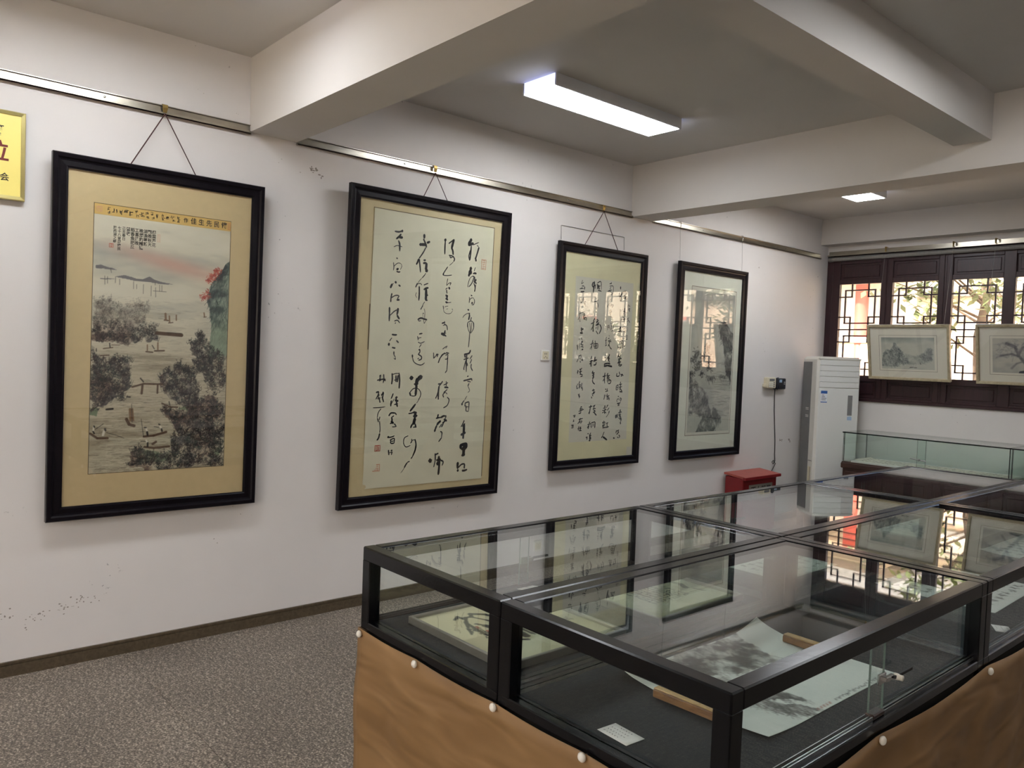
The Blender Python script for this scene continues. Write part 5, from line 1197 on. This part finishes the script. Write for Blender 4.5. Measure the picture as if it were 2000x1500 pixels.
# ---------------------------------------------------------------- things inside the cases
def lying(name, x0, x1, y0, y1, label, painter, cat):
    root = empty(name, T((x0 + x1) / 2, y0, ZDK), label, cat, 'silver-framed pictures lying in the case')
    w_, h_ = x1 - x0, y1 - y0
    frame_bars(root, w_, h_, .016, .026, M['silver'], [(0, 0), (0, .024), (.003, .026), (.011, .026), (.016, .022), (.016, .001)])
    MB().box((-w_ / 2 + .006, .006, .0005), (w_ / 2 - .006, h_ - .006, .012)).build('backing_board', M['body'], root)
    sheet('painting', -w_ / 2 + .012, w_ / 2 - .012, .012, h_ - .012, 180, 180, lambda x, y: .0142, M['pig'], root, painter())
    MB().pane((-w_ / 2 + .012, .012, .019), (w_ / 2 - .012, h_ - .012, .021)).build('glass_pane', [M['glass'], M['edge_soft']], root)
def paint_a():
    c = Canvas(180, 180, (236, 225, 186), 31)
    X, Y = c.xx / c.w, c.yy / c.h
    c.wash((c.fbm(4, 4) - .5) * .8, (212, 198, 152))
    c.wash(np.exp(-(((X - .55) / .30) ** 2 + ((Y - .45) / .30) ** 2)) * .7, (222, 216, 188))
    k = (46, 44, 44); sh = lambda p: ((p[0] - .30) * 1.05 + .13, .48 + (p[1] - .2) * .56)
    for pts, w in (([(.30, .42), (.36, .28), (.48, .22), (.60, .20)], 6), ([(.30, .42), (.36, .48), (.34, .56), (.42, .66), (.50, .74)], 5), ([(.36, .48), (.46, .40), (.58, .36)], 3.5), ([(.42, .66), (.54, .70), (.66, .72), (.78, .66)], 5), ([(.48, .60), (.56, .52), (.66, .50)], 3),
                   ([(.60, .20), (.72, .26), (.82, .24)], 4), ([(.74, .60), (.84, .52), (.88, .42)], 5), ([(.36, .60), (.30, .62), (.33, .70)], 4), ([(.52, .78), (.60, .84)], 4)):
        for q in range(3): c.stroke([(a + c.r.randn() * .006, b + c.r.randn() * .006) for a, b in map(sh, pts)], w * c.r.uniform(.5, 1.1), k, .75)
    c.stroke([(.38, .67), (.44, .65), (.48, .67)], 9, (56, 54, 54), .85); c.stroke([(.62, .56), (.68, .57)], 10, (40, 38, 40), .85)
    c.stroke([(.36, .73), (.39, .74)], 4, (186, 70, 52), .8); c.stroke([(.46, .72), (.49, .72)], 3.5, (186, 70, 52), .8)
    c.dabs([(.34, .73), (.58, .73), (.58, .80), (.34, .80)], 60, [(50, 46, 46)], .03, 1.4, .8)
    c.dabs([(.55, .08), (.62, .08), (.62, .22), (.55, .22)], 40, [(60, 56, 54)], .02, 1.2, .7)
    return c.a
def paint_b():
    c = Canvas(180, 180, (228, 223, 186), 33)
    X, Y = c.xx / c.w, c.yy / c.h
    c.wash((c.fbm(4, 4) - .5) * .8, (196, 190, 140))
    c.wash(np.clip((X - .30) * 4, 0, 1) * np.clip((.95 - X) * 6, 0, 1) * .5, (216, 216, 192))
    for i in range(9):
        for j in range(10):
            x, y = .36 + i * .045, .30 + j * .045
            for q in range(3): c.stroke([(x + c.r.randn() * .012, y + c.r.randn() * .008), (x + c.r.randn() * .016, y + c.r.randn() * .014)], 1.6, (54, 54, 50), .75)
    c.stroke([(.40, .14), (.52, .12), (.60, .16)], 9, (84, 86, 78), .8); c.stroke([(.66, .12), (.74, .10)], 6, (96, 98, 88), .7)
    return c.a
lying('framed_drawing', -2.322, -1.777, 1.578, 2.122, 'silver-framed ink drawing on yellow paper lying nearest in the wall-side case', paint_a, 'picture')
lying('framed_drawing', -2.322, -1.777, 2.307, 2.853, 'silver-framed sheet of small writing lying farther back in the wall-side case', paint_b, 'picture')

def card(x, y, a, w_, h_, label, lines=4, seed=1):
    root = empty('label_card', T(x, y, ZDK, a), label, 'card', 'white label cards')
    sheet('card', -w_ / 2, w_ / 2, -h_ / 2, h_ / 2, 6, 5, lambda x, y: .0015 + .0006 * math.sin(20 * x), M['white_pl'], root, thick=.0008)
    rr = random.Random(seed); st = []
    for k in range(lines):
        yy = h_ * (.32 - k * .64 / max(1, lines - 1)); n = rr.randint(4, 7); x0 = -w_ * .36 + (w_ * .18 if k == 0 else 0)
        for j in range(n):
            cx = x0 + j * w_ * .09
            for q in range(2):
                an = rr.uniform(0, 3.1); l_ = h_ * .04
                st.append('%.2f %.2f %.2f %.2f %.2f' % (1.1, (cx - math.cos(an) * l_) * 1000, (yy - math.sin(an) * l_) * 1000, (cx + math.cos(an) * l_) * 1000, (yy + math.sin(an) * l_) * 1000))
    ribbons(';'.join(st), lambda x, y: .0022, rr).build('print', M['ink_dk'], root, kind='stuff')
card(-1.306, 1.556, math.radians(-4), .105, .066, 'white label card with small print at the front of the nearest case', 4, 1)
card(-2.400, 2.222, math.radians(30), .068, .078, 'small white card between the two silver-framed pictures', 3, 2)
card(-.992, 3.375, math.radians(-62), .088, .058, 'white card near the right glass of the second case in the right row', 3, 3)
card(-2.10, 4.05, math.radians(8), .09, .06, 'white card in the middle case of the wall-side row', 3, 4)

# unrolled painting held by two paperweights
SX0, SX1, SY0, SY1 = -1.550, -1.052, 1.838, 2.582
sc = empty('unrolled_scroll', T(SX0, SY0, ZDK), 'unrolled ink landscape on white paper lying in the nearest case', 'scroll')
def paint_c():
    c = Canvas(220, 330, (212, 219, 211), 41)
    X, Y = c.xx / c.w, c.yy / c.h
    n = c.fbm(4, 6, 5); c.wash((n - .48) * 1.2, (178, 188, 180))
    for pl, al, tilt in (([(.0, .18), (.18, .22), (.34, .26), (.50, .22), (.56, .30), (.42, .36), (.40, .46), (.46, .54), (.34, .62), (.30, .74), (.22, .84), (.0, .92)], .85, .5), ([(.34, .66), (.52, .62), (.70, .58), (.86, .56), (.80, .64), (.70, .68), (.76, .72), (.60, .76), (.40, .74)], .75, .2), ([(.62, .72), (.80, .68), (.96, .60), (.97, .70), (.80, .78), (.66, .80)], .5, .2)):
        m = c.inside(pl, .09); n2 = c.fbm(12, 18, 4)
        c.wash(m * np.clip(.35 + (n2 - .4) * 2.0, 0, .95) * al, (104, 104, 99)); c.wash(m * np.clip((n2 - .48) * 4, 0, .75) * al, (58, 58, 57))
        c.dabs(pl, 260, [(70, 68, 66), (120, 118, 112)], .07, 1.4, .5, .05, tilt, .4)
    for k in range(22):
        x, y = c.r.uniform(.46, .58), c.r.uniform(.22, .30); c.stroke([(x, y), (x + .10, y + c.r.uniform(-.01, .03))], 1.5, (70, 70, 68), .6)
    c.stroke([(.30, .86), (.38, .88)], 4, (70, 70, 70), .6); c.stroke([(.52, .94), (.55, .97)], 3, (60, 60, 60), .6)
    for k in range(26):
        y = .12 + k * .014; c.stroke([(.955 + c.r.randn() * .006, y), (.965 + c.r.randn() * .008, y + .006)], 1.8, (60, 58, 56), .8)
    for k in range(5): c.stroke([(.955, .52 + k * .022), (.97, .53 + k * .022)], 3, (150, 92, 80), .6)
    return c.a
def zsc(x, y):
    w_, h_ = SX1 - SX0, SY1 - SY0
    z = .0022 + .0012 * math.sin(11 * x + 5 * y) * math.sin(7 * y)
    for (cx, cy, a) in ((0, 0, .020), (0, h_, .036), (w_, 0, .010)):
        dd = math.hypot(x - cx, y - cy); z += a * max(0, 1 - dd / .17) ** 1.6
    z += .006 * max(0, 1 - x / .05) ** 2
    return z
sheet('paper', 0, SX1 - SX0, 0, SY1 - SY0, 132, 150, zsc, M['pig'], sc, paint_c()[np.linspace(0, 329, 150).astype(int)][:, np.linspace(0, 219, 132).astype(int)], thick=.0006)
def weight(x, y, a, label):
    root = empty('paperweight', T(x, y, ZDK + .004, a), label, 'paperweight', 'wooden paperweights')
    MB().box((0, -.016, 0), (.225, .016, .024), bev=.003).build('block', M['wd_weight'], root)
    MB().box((.002, -.0145, .024), (.223, .0145, .0285), bev=.002).build('top_face', M['wd_weight_top'], root)
weight(-1.398, 1.812, .05, 'wooden paperweight on the near edge of the unrolled scroll')
weight(-1.415, 2.545, -.02, 'wooden paperweight on the far edge of the unrolled scroll')

# sheets in the cases behind
def plain_sheet(x0, y0, w_, h_, a, label, seed):
    root = empty('written_sheet', T(x0, y0, ZDK, a), label, 'sheet', 'sheets lying in the cases')
    def zf(x, y): return .0020 + .0012 * math.sin(9 * x + 2) * math.sin(6 * y) + .010 * max(0, 1 - math.hypot(x, y) / .12) ** 2
    c = Canvas(90, 110, (208, 210, 202), seed)
    c.wash((c.fbm(4, 5) - .5) * .8, (188, 190, 182))
    for i in range(7):
        for j in range(9):
            x, y = .14 + i * .12, .10 + j * .095
            for q in range(3): c.stroke([(x + c.r.randn() * .02, y + c.r.randn() * .016), (x + c.r.randn() * .03, y + c.r.randn() * .02)], 1.5, (70, 68, 66), .7)
    sheet('paper', 0, w_, 0, h_, 90, 110, zf, M['pig'], root, c.a, thick=.0006)
plain_sheet(-1.557, 3.555, .480, .62, .03, 'white written sheet lying in the second case of the right row', 51)
plain_sheet(-2.33, 3.25, .50, .62, 0, 'white written sheet lying in the middle case of the wall-side row', 52)
plain_sheet(-1.53, 4.75, .46, .80, 0, 'white written sheet lying in the far case of the right row', 53)
plain_sheet(-2.33, 4.80, .50, .70, 0, 'white written sheet lying in the far case of the wall-side row', 54)
